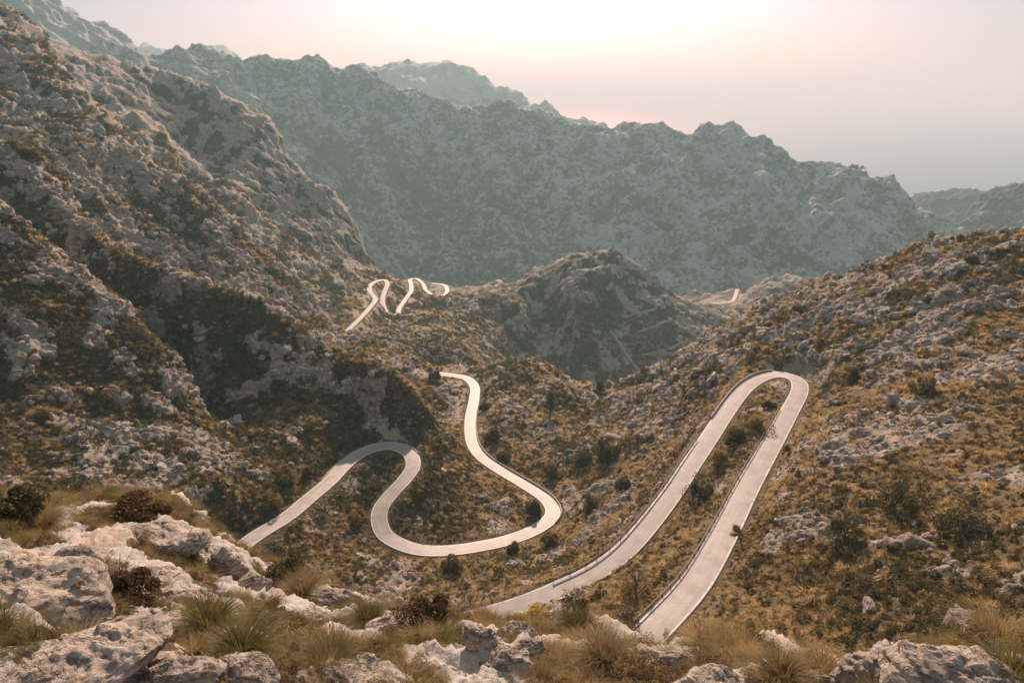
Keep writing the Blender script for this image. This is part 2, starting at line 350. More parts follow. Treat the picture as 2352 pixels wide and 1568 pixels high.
M_TER = terrain_mat('limestone_scrub', 1.0, soft=.05)
M_FAR = terrain_mat('distant_limestone', 4.2, soft=.05, rockc=(.40, .40, .365), rockd=(.26, .26, .235), veg=(.09, .094, .062), dry=(.14, .10, .05), bump=2.2)  # colours lightened to stand in for part of the haze
M_GREEN = terrain_mat('distant_woodland', 8.0, rockc=(.20, .18, .14), rockd=(.10, .09, .07), veg=(.025, .032, .018), dry=(.10, .09, .04), bump=1.5)
M_LEDGE = terrain_mat('near_limestone_soil', .22, rockc=(.45, .41, .36), rockd=(.24, .21, .18), veg=(.05, .042, .02), dry=(.16, .11, .05), bump=1.0)
M_ROAD = asphalt_mat(); M_ROCK = rock_mat(); M_SEA = sea_mat()

# ------------------------------------------------------------------ terrain builders
def relief(Q, sp, octs, zs=.6):
    """sum of ridged / lumpy octaves; each fades out where the mesh is too coarse for it"""
    h = np.zeros(len(Q), np.float32); q = Q * np.array([1, 1, zs])
    wx = perlin(q, 30, 5) * 6; q = q + np.stack([wx, -wx, wx * .5], 1)
    for k, (lam, amp, kind) in enumerate(octs):
        wgt = ss(2.0, 4.5, lam / sp); s = np.nonzero(wgt > .01)[0]
        if not len(s): continue
        if kind == 'w': v = .62 - worley(q[s], lam, k)[0]
        elif kind == 'r': v = .35 - np.abs(perlin(q[s], lam, k))
        else: v = perlin(q[s], lam, k)
        h[s] += (v * wgt[s] * amp).astype(np.float32)
    return h

def road_field(path, half, cell, margin):
    x0, y0 = path[:, 0].min() - margin, path[:, 1].min() - margin; x1, y1 = path[:, 0].max() + margin, path[:, 1].max() + margin
    d = np.r_[0, np.cumsum(np.linalg.norm(np.diff(path[:, :2], axis=0), axis=1))]; n = int(d[-1] / cell) + 2; u = np.linspace(0, d[-1], n)
    pp = np.stack([np.interp(u, d, path[:, i]) for i in range(3)], 1).astype(np.float32)
    gx = np.arange(x0, x1, cell); gy = np.arange(y0, y1, cell); X, Y = np.meshgrid(gx, gy, indexing='ij'); q = np.stack([X.ravel(), Y.ravel()], 1).astype(np.float32)
    D = np.empty(len(q), np.float32); Z = np.empty(len(q), np.float32)
    for i in range(0, len(q), 20000):
        dd = (q[i:i + 20000, 0:1] - pp[:, 0]) ** 2 + (q[i:i + 20000, 1:2] - pp[:, 1]) ** 2
        j = dd.argmin(1); D[i:i + 20000] = np.sqrt(dd[np.arange(len(j)), j])
        w = 1 / (dd + .3) ** 3; Z[i:i + 20000] = (w @ pp[:, 2]) / w.sum(1)
    D = D.reshape(X.shape); Z = Z.reshape(X.shape)
    def f(x, y):
        a = (x - x0) / cell; b = (y - y0) / cell; ok = (a >= 0) & (b >= 0) & (a < X.shape[0] - 1.01) & (b < X.shape[1] - 1.01)
        a = np.where(ok, a, 0); b = np.where(ok, b, 0); i = a.astype(int); j = b.astype(int); u = a - i; v = b - j
        g = lambda T: T[i, j] * (1 - u) * (1 - v) + T[i + 1, j] * u * (1 - v) + T[i, j + 1] * (1 - u) * v + T[i + 1, j + 1] * u * v
        return np.where(ok, g(D), 99.0), g(Z)
    return f
RF = {k: road_field(ROAD3[k], ROADW[k] / 2, .7 if k == 'hairpin' else (3.0 if k == 'far_bend' else 1.6), 110 if k == 'far_bend' else 26) for k in ROADS}

# how rocky (0 scrub .. 1 bare limestone) and how dry (0 dark green .. 1 straw) the ground is, by place in view
ROCKY = [
 (0,100,.8,.2),(100,300,.85,.1),(300,400,.9,.1),(550,300,.85,.35),(450,240,.8,.5),(460,330,.2,0),(480,420,.05,0),(560,560,.6,.2),(700,450,.85,.3),(620,420,.7,.2),(780,560,.8,.4),(500,620,.85,.1),(300,500,.85,.2),
 (630,690,.75,.2),(100,380,.5,.8),(200,450,.7,.5),(320,620,.4,.9),(450,670,.3,.95),(600,700,.35,.9),(700,760,.5,.7),(850,830,.65,.5),(930,880,.6,.4),(800,900,.7,.15),
 (60,520,.75,.5),(200,700,.85,.2),(330,800,.85,.4),(380,900,.75,.2),(150,850,.7,.1),(50,700,.6,.1),(0,950,.4,0),(150,1000,.35,0),(300,1050,.4,0),(450,1000,.2,0),(500,860,.12,0),(600,930,.1,.05),(560,800,.3,.1),(700,950,.25,.1),(750,1040,.05,.1),
 (550,1120,.12,.15),(650,1100,.1,.3),(0,1150,.3,0),(850,1110,.05,.25),(780,1220,.05,.1),(700,1300,.05,.1),(960,960,.5,.5),(900,990,.6,.2),(1000,1050,.2,.7),(1010,1130,.12,.3),(1080,1180,.08,.4),(1150,1190,.05,.5),(1040,950,.3,.7),
 (870,760,.5,.7),(820,700,.55,.7),(950,790,.35,.6),(1010,740,.12,.5),(1080,800,.15,.6),(980,700,.15,.6),(900,600,.5,.6),(1030,830,.25,.7),
 (1230,860,.75,.4),(1320,900,.7,.4),(1180,900,.5,.6),(1250,1000,.55,.6),(1150,1000,.45,.5),(1350,1000,.4,.7),(1450,950,.35,.8),(1550,900,.4,.8),(1300,1080,.3,.6),
 (1450,1100,.95,.2),(1380,1150,.8,.3),(1520,1050,.8,.3),(1350,1220,.15,.6),(1150,1310,.04,.7),(900,1360,.04,.6),(1050,1370,.04,.75),(1300,1300,.06,.8),
 (1480,1350,.05,.6),(1600,1180,.1,.6),(1650,1080,.25,.5),(1760,920,.25,.5),(1560,1290,.08,.7),
 (1700,780,.75,.5),(1850,700,.8,.6),(1950,680,.85,.5),(2100,580,.85,.4),(2250,560,.7,.7),(2352,600,.45,.9),(2352,750,.6,.8),(2150,700,.75,.6),(1950,800,.65,.6),(2000,900,.55,.7),(2200,900,.65,.6),(1850,900,.5,.7),(2352,950,.45,.7),
 (1900,1050,.42,.75),(2100,1050,.42,.75),(2300,1100,.45,.6),(1800,1150,.3,.8),(2000,1250,.25,.75),(2250,1200,.4,.6),(1750,1300,.15,.85),(2100,1400,.1,.75),(1700,1450,.2,.8),(2300,1320,.35,.3),(2300,1450,.1,.6),(2600,1000,.5,.7),
 (1100,700,.8,.1),(1180,770,.8,.05),(1300,650,.8,.3),(1400,620,.85,.35),(1400,700,.8,.1),(1300,760,.65,.05),(1500,650,.6,.5),(1450,780,.35,0),(1560,740,.1,.1),(1500,850,.1,.05),(1350,870,.1,0),(1610,700,.25,.8),(1650,760,.3,.2),(1820,640,.6,.3),(1740,700,.5,.3),
 (1650,640,.3,.1),
]
def hit(surf, x, y, r0=None):
    d = P(x, y, r=1.0); th = math.atan2(d[0], d[1]); tt = d[2]
    lr = np.linspace(surf.lr[0], surf.lr[-1], 3000); t = surf.t(np.full(3000, th), lr)
    ok = t >= tt
    if r0: ok &= lr > math.log(r0)
    k = int(np.argmax(ok)) if ok.any() else len(lr) - 1
    r = math.exp(lr[k]); return np.array([math.sin(th) * r, math.cos(th) * r, t[k] * r])

Q_COLS, Q_ROWS = 1500, 1500
cp, cv = main_controls(); MAIN = Surf(RBF(cp, cv), rad(-52), rad(52), 30, 1200, 520, 520)
print('main rbf', len(cp), round(time.time() - T0, 1))
def zone_field(surf, zones):
    pts = [th_lr(hit(surf, x, y)) for x, y, *_ in zones]
    f = [RBF(pts, [z[k] for z in zones], 2.0, .02) for k in (2, 3)]
    s1 = Surf(f[0], surf.th[0], surf.th[-1], math.exp(surf.lr[0]), math.exp(surf.lr[-1]), 200, 200); s2 = Surf(f[1], surf.th[0], surf.th[-1], math.exp(surf.lr[0]), math.exp(surf.lr[-1]), 200, 200)
    return s1, s2
ZR, ZO = zone_field(MAIN, ROCKY)

def polar(surf, n, m, **kw):
    th = np.linspace(surf.th[0], surf.th[-1], n); LR = surf.rows(th, m, **kw); TH = np.repeat(th[:, None], m, 1)
    r = np.exp(LR); t = surf.t(TH, LR); V = np.stack([np.sin(TH) * r, np.cos(TH) * r, t * r], -1).reshape(-1, 3)
    return TH.ravel(), LR.ravel(), V

def build_main():
    n, m = Q_COLS, Q_ROWS; TH, LR, V = polar(MAIN, n, m); r = np.exp(LR)
    dist = np.full(len(V), 99.0); rz = np.zeros(len(V)); hw = np.full(len(V), 2.8)
    for k, f in RF.items():
        if k == 'far_bend': continue
        D, Z = f(V[:, 0], V[:, 1]); s = D < dist; dist = np.where(s, D, dist); rz = np.where(s, Z, rz); hw = np.where(s, ROADW[k] / 2, hw)
    ok = dist < 98
    free = ss(hw + .8, hw + 4.0 + r / 30, dist)
    N = normals(V, n, m); sp = r * (TH[n * m - 1] - TH[0]) / n * 1.1
    rho = np.clip(ZR.t(TH, LR), 0, 1); och = np.clip(ZO.t(TH, LR), 0, 1)
    big = relief(V, sp, [(70, 9, 'r'), (30, 5, 'r'), (15, 3.2, 'w'), (9, 1.6, 'r')]); big = big - np.percentile(big, 60)
    mid = relief(V + 900, sp, [(7.5, 2.3, 'w'), (3.6, 1.5, 'w'), (2.4, .8, 'r'), (1.8, .7, 'w')])
    fine = relief(V + 300, sp, [(1.0, .32, 'w'), (.5, .15, 'p')])
    farg = ss(60, 400, r); flute = relief(V + 1500, sp, [(22, 5.0, 'r'), (11, 4.4, 'r'), (5, 2.3, 'r')], .22) * ss(.4, .8, rho) * ss(130, 200, r)
    patch = perlin(V * np.array([1, 1, .7]), 16, 3) * .9 + perlin(V, 6, 4) * .55 + mid * .30
    rock = ss(-.10, .32, (rho - .53) * 1.25 + patch * .62)
    A = (.12 + .88 * rho) * (.6 + .4 * farg)
    h = (big * A * (1 + .35 * farg + .6 * ss(450, 650, r)) + mid * (1 + .9 * farg) * (.12 + .88 * rock) * (.45 + .75 * rho) + flute * A + fine * (.3 + .7 * rock)) * free
    V = V + N * h[:, None]
    w = np.where(ok, 1 - ss(hw + .5, hw + 4.0 + r / 110, dist), 0); V[:, 2] = V[:, 2] * (1 - w) + (rz - .14) * w
    rock = rock * np.where(ok, .25 + .75 * ss(hw, hw + 3, dist), 1)
    o = grid_mesh('mountain_terrain', V, n, m, {'rock': rock, 'ochre': och, 'relief': mid}, [M_TER]); tag(o, kind='structure')
    return V.reshape(n, m, 3), rock.reshape(n, m), och.reshape(n, m), dist.reshape(n, m)
MV, MR, MO, MD = build_main()
print('main mesh', round(time.time() - T0, 1))

def add_hill(name, mat, crest, pts, r0, r1, n, m, th=(-52, 52), fall=.8, octs=((160, 26, 'r'), (70, 14, 'r'), (34, 9, 'w'), (16, 5, 'w'), (8, 2.4, 'w')), rho=.6, och=.2, zones=None, road=None):
    p, v = [], []
    def add(q, dlr=0, dt=0):
        a, b = th_lr(q); p.append((a, b + dlr)); v.append(q[2] / math.exp(b) - dt)
    for x, y, r in resample(crest, 22):
        q = P(x, y, r); add(q); add(q, .05, .03 * fall); add(q, .16, .12 * fall)
    for x, y, r in pts: add(P(x, y, r))
    if road:
        for q in ROAD3[road][::6]: add(q)
    s = Surf(RBF(p, v), rad(th[0]), rad(th[1]), r0, r1, 420, 300); TH, LR, V = polar(s, n, m, base=80); r = np.exp(LR)
    N = normals(V, n, m); sp = r * (TH[-1] - TH[0]) / n * 1.1; h = relief(V, sp, octs) + relief(V + 700, sp, [(60, 16, 'r'), (26, 8, 'r'), (13, 4, 'r')], .2)
    if zones: a, b = zone_field(s, zones); R = a.t(TH, LR); O = b.t(TH, LR)
    else: R = np.full(len(V), rho); O = np.full(len(V), och)
    lam = octs[-1][0]; patch = perlin(V * np.array([1, 1, .5]), lam * 7, 3) * .35 + perlin(V * np.array([1, 1, .5]), lam * 2, 4) * .4 + h * .012
    rock = ss(-.45, .6, (R - .38) * 1.3 + patch * .6)
    h = h - np.percentile(h, 70)
    if road: h = h * (.12 + .88 * ss(ROADW[road], 80, RF[road](V[:, 0], V[:, 1])[0]))
    V = V + N * h[:, None]
    if road:
        D_, Z_ = RF[road](V[:, 0], V[:, 1]); hw = ROADW[road] / 2; w = np.where(D_ < 98, 1 - ss(hw + 1, hw + 8, D_), 0); V[:, 2] = V[:, 2] * (1 - w) + (Z_ - .4) * w
    o = grid_mesh(name, V, n, m, {'rock': rock, 'ochre': np.clip(O, 0, 1), 'relief': h}, [mat]); tag(o, kind='structure'); return s, V.reshape(n, m, 3)

F2C = [(-300,60,2000),(0,90,1950),(170,100,1900),(300,112,1900),(355,127,1850),(400,121,1850),(440,109,1850),(469,106,1850),(510,112,1850),(545,130,1850),(562,142,1850),(600,133,1800),(650,130,1800),(700,130,1800),(740,140,1780),(780,160,1780),(800,150,1780),(830,146,1770),(880,176,1750),(950,203,1750),(1000,225,1740),(1040,242,1720),(1100,246,1700),(1130,238,1700),(1150,234,1700),(1190,234,1700),(1220,252,1700),(1250,252,1690),(1300,270,1680),(1350,282,1680),(1400,290,1660),(1455,281,1650),(1500,286,1640),(1560,297,1620),(1620,290,1600),(1680,286,1600),(1740,308,1580),(1800,333,1570),(1880,348,1560),(1950,378,1540),(2000,390,1530),(2060,404,1520),(2074,418,1510)]
F2P = [(2080,448,1510),(2102,465,1530),(2135,485,1540),(2170,507,1560),(2215,545,1580),(2300,600,1600),(2500,680,1600),(2084,600,1420),(2150,600,1450)]
for x in range(-300, 2600, 150): F2P.append((x, 648 if x > 850 else 520, 1180)); F2P.append((x, 790 if x > 850 else 640, 960))
F2P += [(1000,480,1390),(1300,450,1410),(1450,450,1370),(1600,450,1400),(1750,450,1340),(1900,480,1350),(800,320,1560),(700,250,1580),(620,220,1640),(560,240,1600),(480,160,1700),(1100,310,1600),(1250,340,1570),(1400,350,1560),(1550,360,1520),(1700,370,1500),(1850,410,1460),(1980,440,1440),(1900,570,1260),(2030,540,1330),(2062,460,1460),(900,380,1450),(960,400,1500),(1040,470,1500),(1040,400,1560),(1130,440,1400),(850,250,1640),(950,290,1630),(1200,540,1330),(1500,540,1320),(1700,540,1290),(1350,600,1230),(1600,600,1220)]
F2Z = [(880,580,-.5,0),(940,610,-.5,0),(1010,600,-.2,0),(860,500,.3,0),(1200,615,-.2,0),(1400,620,0,0),(700,200,.6,.15),(550,180,.6,.3),(850,300,.65,.1),(800,400,.7,.1),(950,450,.4,0),(1040,450,.1,0),(1000,540,.25,0),(900,560,.3,0),(1100,580,.15,0),(1200,500,.6,0),(1300,400,.7,0),(1200,270,.4,.6),(1050,255,.5,.5),(1450,300,.4,.5),(1500,400,.7,0),(1600,500,.6,0),(1800,450,.7,.05),(2000,500,.7,.1),(1900,600,.4,.1),(1700,600,.45,0),(1400,570,.35,0),(1750,350,.5,.4),(2000,400,.3,.7),(2110,520,.05,.1),(2180,560,.05,.1)]
SF2, VF2 = add_hill('far_ridge', M_FAR, F2C, F2P, 950, 2300, 1150, 620, (-38, 42), 1.0, ((190, 40, 'r'), (85, 24, 'r'), (40, 14, 'w'), (20, 7, 'w'), (10, 3.4, 'w'), (5, 1.4, 'w')), zones=F2Z, road='far_bend')
def base_pts(x0, x1, y, r, st=80): return [(x, y, r) for x in range(x0, x1, st)]
add_hill('distant_mountain', M_FAR, [(640,190,3100),(760,160,3100),(832,147,3050),(850,143,3050),(880,153,3050),(905,142,3050),(920,130,3000),(945,127,3000),(965,133,3000),(1000,136,3000),(1020,132,3000),(1060,155,3000),(1100,176,2950),(1118,182,2950),(1130,203,2900),(1180,210,2900),(1205,222,2850),(1230,237,2800),(1290,247,2750),(1312,262,2700),(1350,262,2700),(1380,284,2650),(1420,310,2600),(1500,360,2600)],
         base_pts(560, 1600, 420, 2350), 2300, 3700, 420, 200, (-24, 16), 1.0, ((260, 60, 'r'), (120, 30, 'r'), (55, 16, 'w'), (28, 9, 'w')), .5, .1)
add_hill('distant_peak', M_FAR, [(180,150,4000),(250,125,4000),(300,106,4000),(325,102,4000),(355,106,4000),(403,120,4000),(435,122,4000),(462,101,4000),(480,97,4000),(505,92,4000),(530,103,4000),(545,124,4000),(562,144,4000),(640,200,4000)],
         base_pts(100, 760, 300, 3300), 3200, 4800, 240, 100, (-34, -14), 1.0, ((260, 50, 'r'), (120, 26, 'r'), (60, 18, 'w')), .4, .1)
add_hill('left_mountain', M_FAR, [(-700,-90,1900),(-400,-90,1900),(-100,-80,1900),(60,-50,1900),(130,-6,1900),(150,14,1900),(190,38,1900),(225,54,1900),(262,66,1900),(285,88,1900),(312,110,1900),(350,150,1900),(420,220,1900)],
         base_pts(-700, 560, 330, 1350) + [(100,120,1600),(0,60,1600),(200,130,1700)], 1300, 2500, 500, 260, (-52, -22), 1.0, ((160, 30, 'r'), (75, 20, 'r'), (36, 11, 'w'), (18, 6, 'w')), .55, .6)
add_hill('wooded_headland', M_GREEN, [(2040,520,2300),(2085,470,2300),(2097,446,2300),(2118,441,2300),(2140,446,2300),(2180,436,2300),(2232,427,2300),(2262,434,2300),(2300,450,2300),(2420,480,2300)],
         base_pts(1980, 2600, 600, 1900), 1850, 2800, 300, 160, (22, 44), 1.0, ((110, 16, 'r'), (40, 9, 'w'), (18, 9, 'w'), (9, 5, 'w')), .05, .2)
add_hill('headland_slope', M_GREEN, [(2150,570,1750),(2185,530,1760),(2204,505,1780),(2240,470,1790),(2266,441,1800),(2300,430,1800),(2352,412,1800),(2500,380,1800),(2700,360,1800)],
         base_pts(2040, 2800, 640, 1450) + [(2300,500,1690),(2300,560,1600),(2400,480,1700)], 1400, 2300, 400, 220, (24, 46), 1.0, ((110, 18, 'r'), (40, 10, 'w'), (18, 8, 'w'), (9, 4, 'w')), .25, .5)
print('hills', round(time.time() - T0, 1))

# sea: one sheet out to the horizon
SEA_Z = -600.0
me = bpy.data.meshes.new('sea'); me.from_pydata([(-90000, 300, SEA_Z), (90000, 300, SEA_Z), (90000, 90000, SEA_Z), (-90000, 90000, SEA_Z)], [], [(0, 1, 2, 3)])
me.materials.append(M_SEA); o = bpy.data.objects.new('sea', me); COL.objects.link(o); tag(o, kind='structure')
# lower ground behind the viewpoint and under the hills
me = bpy.data.meshes.new('ground'); me.from_pydata([(-6000, -3000, SEA_Z + 1), (6000, -3000, SEA_Z + 1), (6000, 900, SEA_Z + 1), (-6000, 900, SEA_Z + 1)], [], [(0, 1, 2, 3)])
me.materials.append(M_GREEN); o = bpy.data.objects.new('ground', me); COL.objects.link(o); tag(o, kind='structure')

# ------------------------------------------------------------------ roads
def road_mesh(name, path, half, step):
    d = np.r_[0, np.cumsum(np.linalg.norm(np.diff(path, axis=0), axis=1))]; n = int(d[-1] / step) + 2; u = np.linspace(0, d[-1], n)
    p = np.stack([np.interp(u, d, path[:, i]) for i in range(3)], 1); t = np.gradient(p[:, :2], axis=0); t /= np.linalg.norm(t, axis=1, keepdims=True)
    nrm = np.stack([t[:, 1], -t[:, 0]], 1)           # to the right of travel
    prof = [(-1.0, -.9), (-1.0, 0), (-.93, .0), (-.5, .02), (0, .03), (.5, .02), (.93, .0), (1.0, 0), (1.0, -.9)]
    V = np.zeros((n, len(prof), 3)); ac = np.zeros((n, len(prof))); al = np.repeat(u[:, None], len(prof), 1)
    for k, (a, z) in enumerate(prof):
        V[:, k, :2] = p[:, :2] + nrm * (a * half); V[:, k, 2] = p[:, 2] + z; ac[:, k] = a
    o = grid_mesh(name, V.reshape(-1, 3), n, len(prof), {'across': ac, 'along': al}, [M_ROAD], False); tag(o, kind='structure'); return p, nrm
RP = {}
for k in ROADS: RP[k] = road_mesh('road', ROAD3[k], ROADW[k] / 2, .8 if k == 'hairpin' else 1.5)

# ------------------------------------------------------------------ the near ledge below the viewpoint
LC = [(-500,1050,30),(-200,1120,28),(0,1150,26),(120,1188,26),(250,1185,28),(380,1182,28),(480,1218,27),(560,1290,25),(620,1335,24),(700,1350,22),(800,1358,21),(900,1395,19),(1000,1420,18),(1100,1418,18),(1200,1412,17),(1330,1395,17),(1400,1445,16),(1500,1485,15),(1600,1500,15),(1720,1520,14),(1800,1520,13),(1950,1512,12),(2100,1498,12),(2352,1480,12),(2600,1450,13),(2900,1400,14)]
lp, lv = [], []
def ladd(q, dlr=0, dt=0):
    a, b = th_lr(q); lp.append((a, b + dlr)); lv.append(q[2] / math.exp(b) - dt)
for x, y, r in resample(LC, 45):
    q = P(x, y + 32 * float(ss(520, 760, x)) + (16 if x > 1350 else 0) + 30 * float(ss(900, 1040, x) * ss(1380, 1240, x) if False else ss(900, 1040, x) * (1 - ss(1240, 1380, x))), r); ladd(q); ladd(q, .10, .10); ladd(q, .32, .55); ladd(q, .6, 1.0)
for x, y, r in [(0,1568,8.2),(500,1568,7.8),(900,1568,8.2),(1176,1568,8.4),(1500,1568,8.6),(1800,1568,8.8),(2352,1568,9.2),(2700,1568,10),(-300,1568,9),
                (0,1350,14.5),(300,1380,13.8),(150,1240,21),(400,1280,19),(550,1380,17),(650,1450,13),(900,1490,12),(1200,1490,12),(450,1480,11),(1450,1530,11),(0,1450,11),(-300,1300,16),(750,1420,16)]:
    ladd(P(x, y, r))
for x in range(-600, 3000, 300):
    q = P(x, 784, 5.2); q[2] = -7.0; ladd(q)
    q = P(x, 784, 3.0); q[2] = -4.6; ladd(q)
    q = P(x, 784, 1.4); q[2] = -3.0; ladd(q)
    q = P(x, 784, 50); q[2] = -80; ladd(q)
LED = Surf(RBF(lp, lv), rad(-56), rad(56), 1.4, 50, 460, 420)
LZ = [(100,1300,.7,.3),(350,1220,.5,.3),(600,1280,.6,.3),(450,1380,.55,.3),(250,1400,.7,.3),(100,1500,.8,.2),(400,1520,.8,.2),(650,1400,.2,.2),(560,1480,.15,.1),(800,1400,.6,.5),(900,1500,.15,.3),(1100,1540,.1,.7),(1100,1450,.5,.6),(1250,1450,.65,.5),(1400,1500,.3,.7),(1560,1500,.6,.4),(1700,1540,.4,.5),(1850,1540,.3,.5),(2000,1520,.6,.4),(2200,1530,.8,.3),(2350,1500,.6,.3),(0,1180,.2,.3),(200,1260,.4,.3)]
LZR, LZO = zone_field(LED, LZ)
def build_ledge():
    n, m = 900, 620; TH, LR, V = polar(LED, n, m, base=200, hid=.25); r = np.exp(LR); N = normals(V, n, m); sp = r * (TH[-1] - TH[0]) / n * 1.1
    rho = np.clip(LZR.t(TH, LR), 0, 1); och = np.clip(LZO.t(TH, LR), 0, 1)
    h1 = relief(V, sp, [(5.5, .9, 'r'), (2.6, .55, 'w')], .8); h2 = relief(V + 50, sp, [(1.3, .5, 'r'), (.7, .16, 'w'), (.5, .26, 'r'), (.26, .14, 'r'), (.13, .06, 'r')], .8)
    pat = perlin(V, 2.4, 3) * .8 + perlin(V, .9, 4) * .4
    rock = ss(-.1, .25, (rho - .45) * 1.3 + pat * .7)
    V = V + N * (h1 * (.25 + .5 * rho) + h2 * (.15 + .95 * rock))[:, None] * ss(1.5, 8, r)[:, None]
    o = grid_mesh('rocky_ground', V, n, m, {'rock': rock, 'ochre': och, 'relief': h2}, [M_LEDGE]); tag(o, kind='structure'); return V.reshape(n, m, 3), rock.reshape(n, m)
LV, LR_ = build_ledge()

# a point on the finished surface seen at a photograph position
def view_hit(G, x, y, win=6.0):
    """nearest vertex of a finished polar mesh to a viewing ray, front-most"""
    v = G.reshape(-1, 3); f = v[:, 1] * CP - v[:, 2] * SP; f = np.maximum(f, .01)
    u = CX + FPX * v[:, 0] / f; w = CY - FPX * (v[:, 1] * SP + v[:, 2] * CP) / f
    d = (u - x) ** 2 + (w - y) ** 2; s = np.nonzero(d < win * win)[0]
    if not len(s): s = np.array([int(d.argmin())])
    return v[s[np.argmin(f[s])]].copy()
def on_main(x, y): return view_hit(MV, x, y)
def on_ledge(x, y): return view_hit(LV, x, y, 9)

# ------------------------------------------------------------------ plants: leaf clumps and blades as real faces
def mesh_from(name, V, F, tint, mat, smooth=False):
    me = bpy.data.meshes.new(name); V = np.asarray(V, np.float32); F = np.asarray(F, np.int32); k = F.shape[1]
    me.vertices.add(len(V)); me.vertices.foreach_set('co', V.ravel()); me.loops.add(F.size); me.loops.foreach_set('vertex_index', F.ravel())
    me.polygons.add(len(F)); me.polygons.foreach_set('loop_start', (np.arange(len(F)) * k).astype(np.int32)); me.polygons.foreach_set('loop_total', np.full(len(F), k, np.int32))
    me.polygons.foreach_set('use_smooth', np.full(len(F), smooth, bool))
    if tint is not None:
        a = me.attributes.new('tint', 'FLOAT', 'POINT'); a.data.foreach_set('value', np.asarray(tint, np.float32))
    me.update(); me.materials.append(mat); return me

def blades(n, R, H, wid, rng, seg=3, spread=.9, droop=.5):
    """a tussock of arching blades"""
    V, F, T = [], [], []
    a = rng.random(n) * 2 * math.pi; rr = R * .45 * np.sqrt(rng.random(n)); lean = (.2 + spread * 1.15 * rng.random(n) ** .7); L = H * (.55 + .6 * rng.random(n))
    base = np.stack([np.cos(a) * rr, np.sin(a) * rr, np.zeros(n)], 1); az = a + rng.normal(0, .7, n); out = np.stack([np.cos(az), np.sin(az)], 1)
    side = np.stack([-np.sin(az + rng.normal(0, 1, n)), np.cos(az), np.zeros(n)], 1); k0 = 0; tn = rng.random(n)
    rows = []
    for s in range(seg + 1):
        f = s / seg; h = L * (f * np.cos(lean * .6) - droop * f ** 2.6 * lean * .75); o = L * (f * np.sin(lean * .6) + f * f * lean * .4)
        c = base + np.concatenate([out * o[:, None], h[:, None]], 1); wv = side * (wid * (1 - f * .85) * .5)
        rows.append((c - wv, c + wv))
    V = np.concatenate([np.stack([q[0], q[1]], 1) for q in rows], 1)         # n, 2*(seg+1), 3
    m = 2 * (seg + 1); idx = np.arange(n)[:, None] * m
    F = np.concatenate([idx + np.array([2 * s, 2 * s + 1, 2 * s + 3, 2 * s + 2]) for s in range(seg)], 0)
    T = np.tile(np.repeat(np.linspace(0, 1, seg + 1), 2), (n, 1)) * .6 + tn[:, None] * .5
    return V.reshape(-1, 3), F, T.ravel()

def leaves(centers, size, rng, jit=.0):
    n = len(centers); a = rng.normal(size=(n, 3)); a /= np.linalg.norm(a, axis=1, keepdims=True); b = np.cross(a, rng.normal(size=(n, 3))); b /= np.linalg.norm(b, axis=1, keepdims=True)
    s = size * (.6 + .8 * rng.random(n))[:, None]; a = a * s; b = b * s * .55
    V = np.stack([centers - a * .5, centers + b * .5, centers + a * .5, centers - b * .5], 1).reshape(-1, 3)
    return V, np.arange(4 * n).reshape(n, 4), np.repeat(rng.random(n), 4)

def crown_points(n, rx, rz, rng, lumps=9, zlow=.0, hollow=.45):
    """points through a lumpy crown: several overlapping sub-clumps, none of them whole balls"""
    c = rng.normal(size=(lumps, 3)); c /= np.linalg.norm(c, axis=1, keepdims=True); c *= (.35 + .5 * rng.random(lumps))[:, None]; c[:, 0] *= .75 + .5 * rng.random(); c[:, 2] = np.abs(c[:, 2]) * .9 + zlow
    s = .16 + .30 * rng.random(lumps); k = rng.integers(0, lumps, n); d = rng.normal(size=(n, 3)); d /= np.linalg.norm(d, axis=1, keepdims=True)
    p = c[k] + d * (s[k] * (hollow + (1 - hollow) * rng.random(n) ** .4))[:, None]; p[:, 2] = np.maximum(p[:, 2], .02 + .1 * rng.random(n))
    return p * np.array([rx, rx, rz])

M_TUS = leaf_mat('tussock_blades', (.21, .15, .058), (.70, .49, .22), .5)
M_STRAW = leaf_mat('straw_tussock_blades', (.12, .085, .032), (.46, .32, .14), .45)
M_GRN = leaf_mat('green_tussock_blades', (.05, .05, .015), (.25, .20, .06), .45)
M_BUSH = leaf_mat('shrub_leaves', (.070, .050, .018), (.36, .25, .092), .42)
M_DARK = leaf_mat('dark_shrub_leaves', (.038, .034, .013), (.15, .115, .042), .3)
M_RUST = leaf_mat('rusty_shrub_leaves', (.05, .032, .016), (.17, .10, .045), .35)
M_YEL = leaf_mat('yellow_blossom', (.45, .25, .02), (.60, .38, .05), .3)
M_TWIG = plain_mat('grey_brown_twigs', (.10, .075, .055), (.16, .13, .10), .9, 20)

protos = bpy.data.collections.new('plant_protos')       # only the source meshes of the ground cover below
def proto(me):
    o = bpy.data.objects.new(me.name, me); protos.objects.link(o); return o
PG = np.random.default_rng(11)
PI = {}
def addp(key, me): PI.setdefault(key, []).append(len(protos.objects)); proto(me)
names = 0
def nm():
    global names; names += 1; return 'sprig_%03d' % names
for k in range(4):
    V, F, T = blades(150, .5, .60, .06, PG, 3, 1.2); addp('tus', mesh_from(nm(), V, F, T, M_TUS))
for k in range(4):
    V, F, T = leaves(crown_points(260, .55, .62, PG, 8), .15, PG); addp('bush', mesh_from(nm(), V, F, T, M_BUSH))
for k in range(3):
    V, F, T = leaves(crown_points(260, .6, .75, PG, 9), .15, PG); addp('dark', mesh_from(nm(), V, F, T, M_DARK))
for k in range(2):
    V, F, T = leaves(crown_points(200, .55, .55, PG, 7), .13, PG); addp('rust', mesh_from(nm(), V, F, T, M_RUST))
for k in range(4):
    V, F, T = blades(420, .42, .62, .011, PG, 4, 1.0); addp('gold', mesh_from(nm(), V, F, T, M_STRAW))
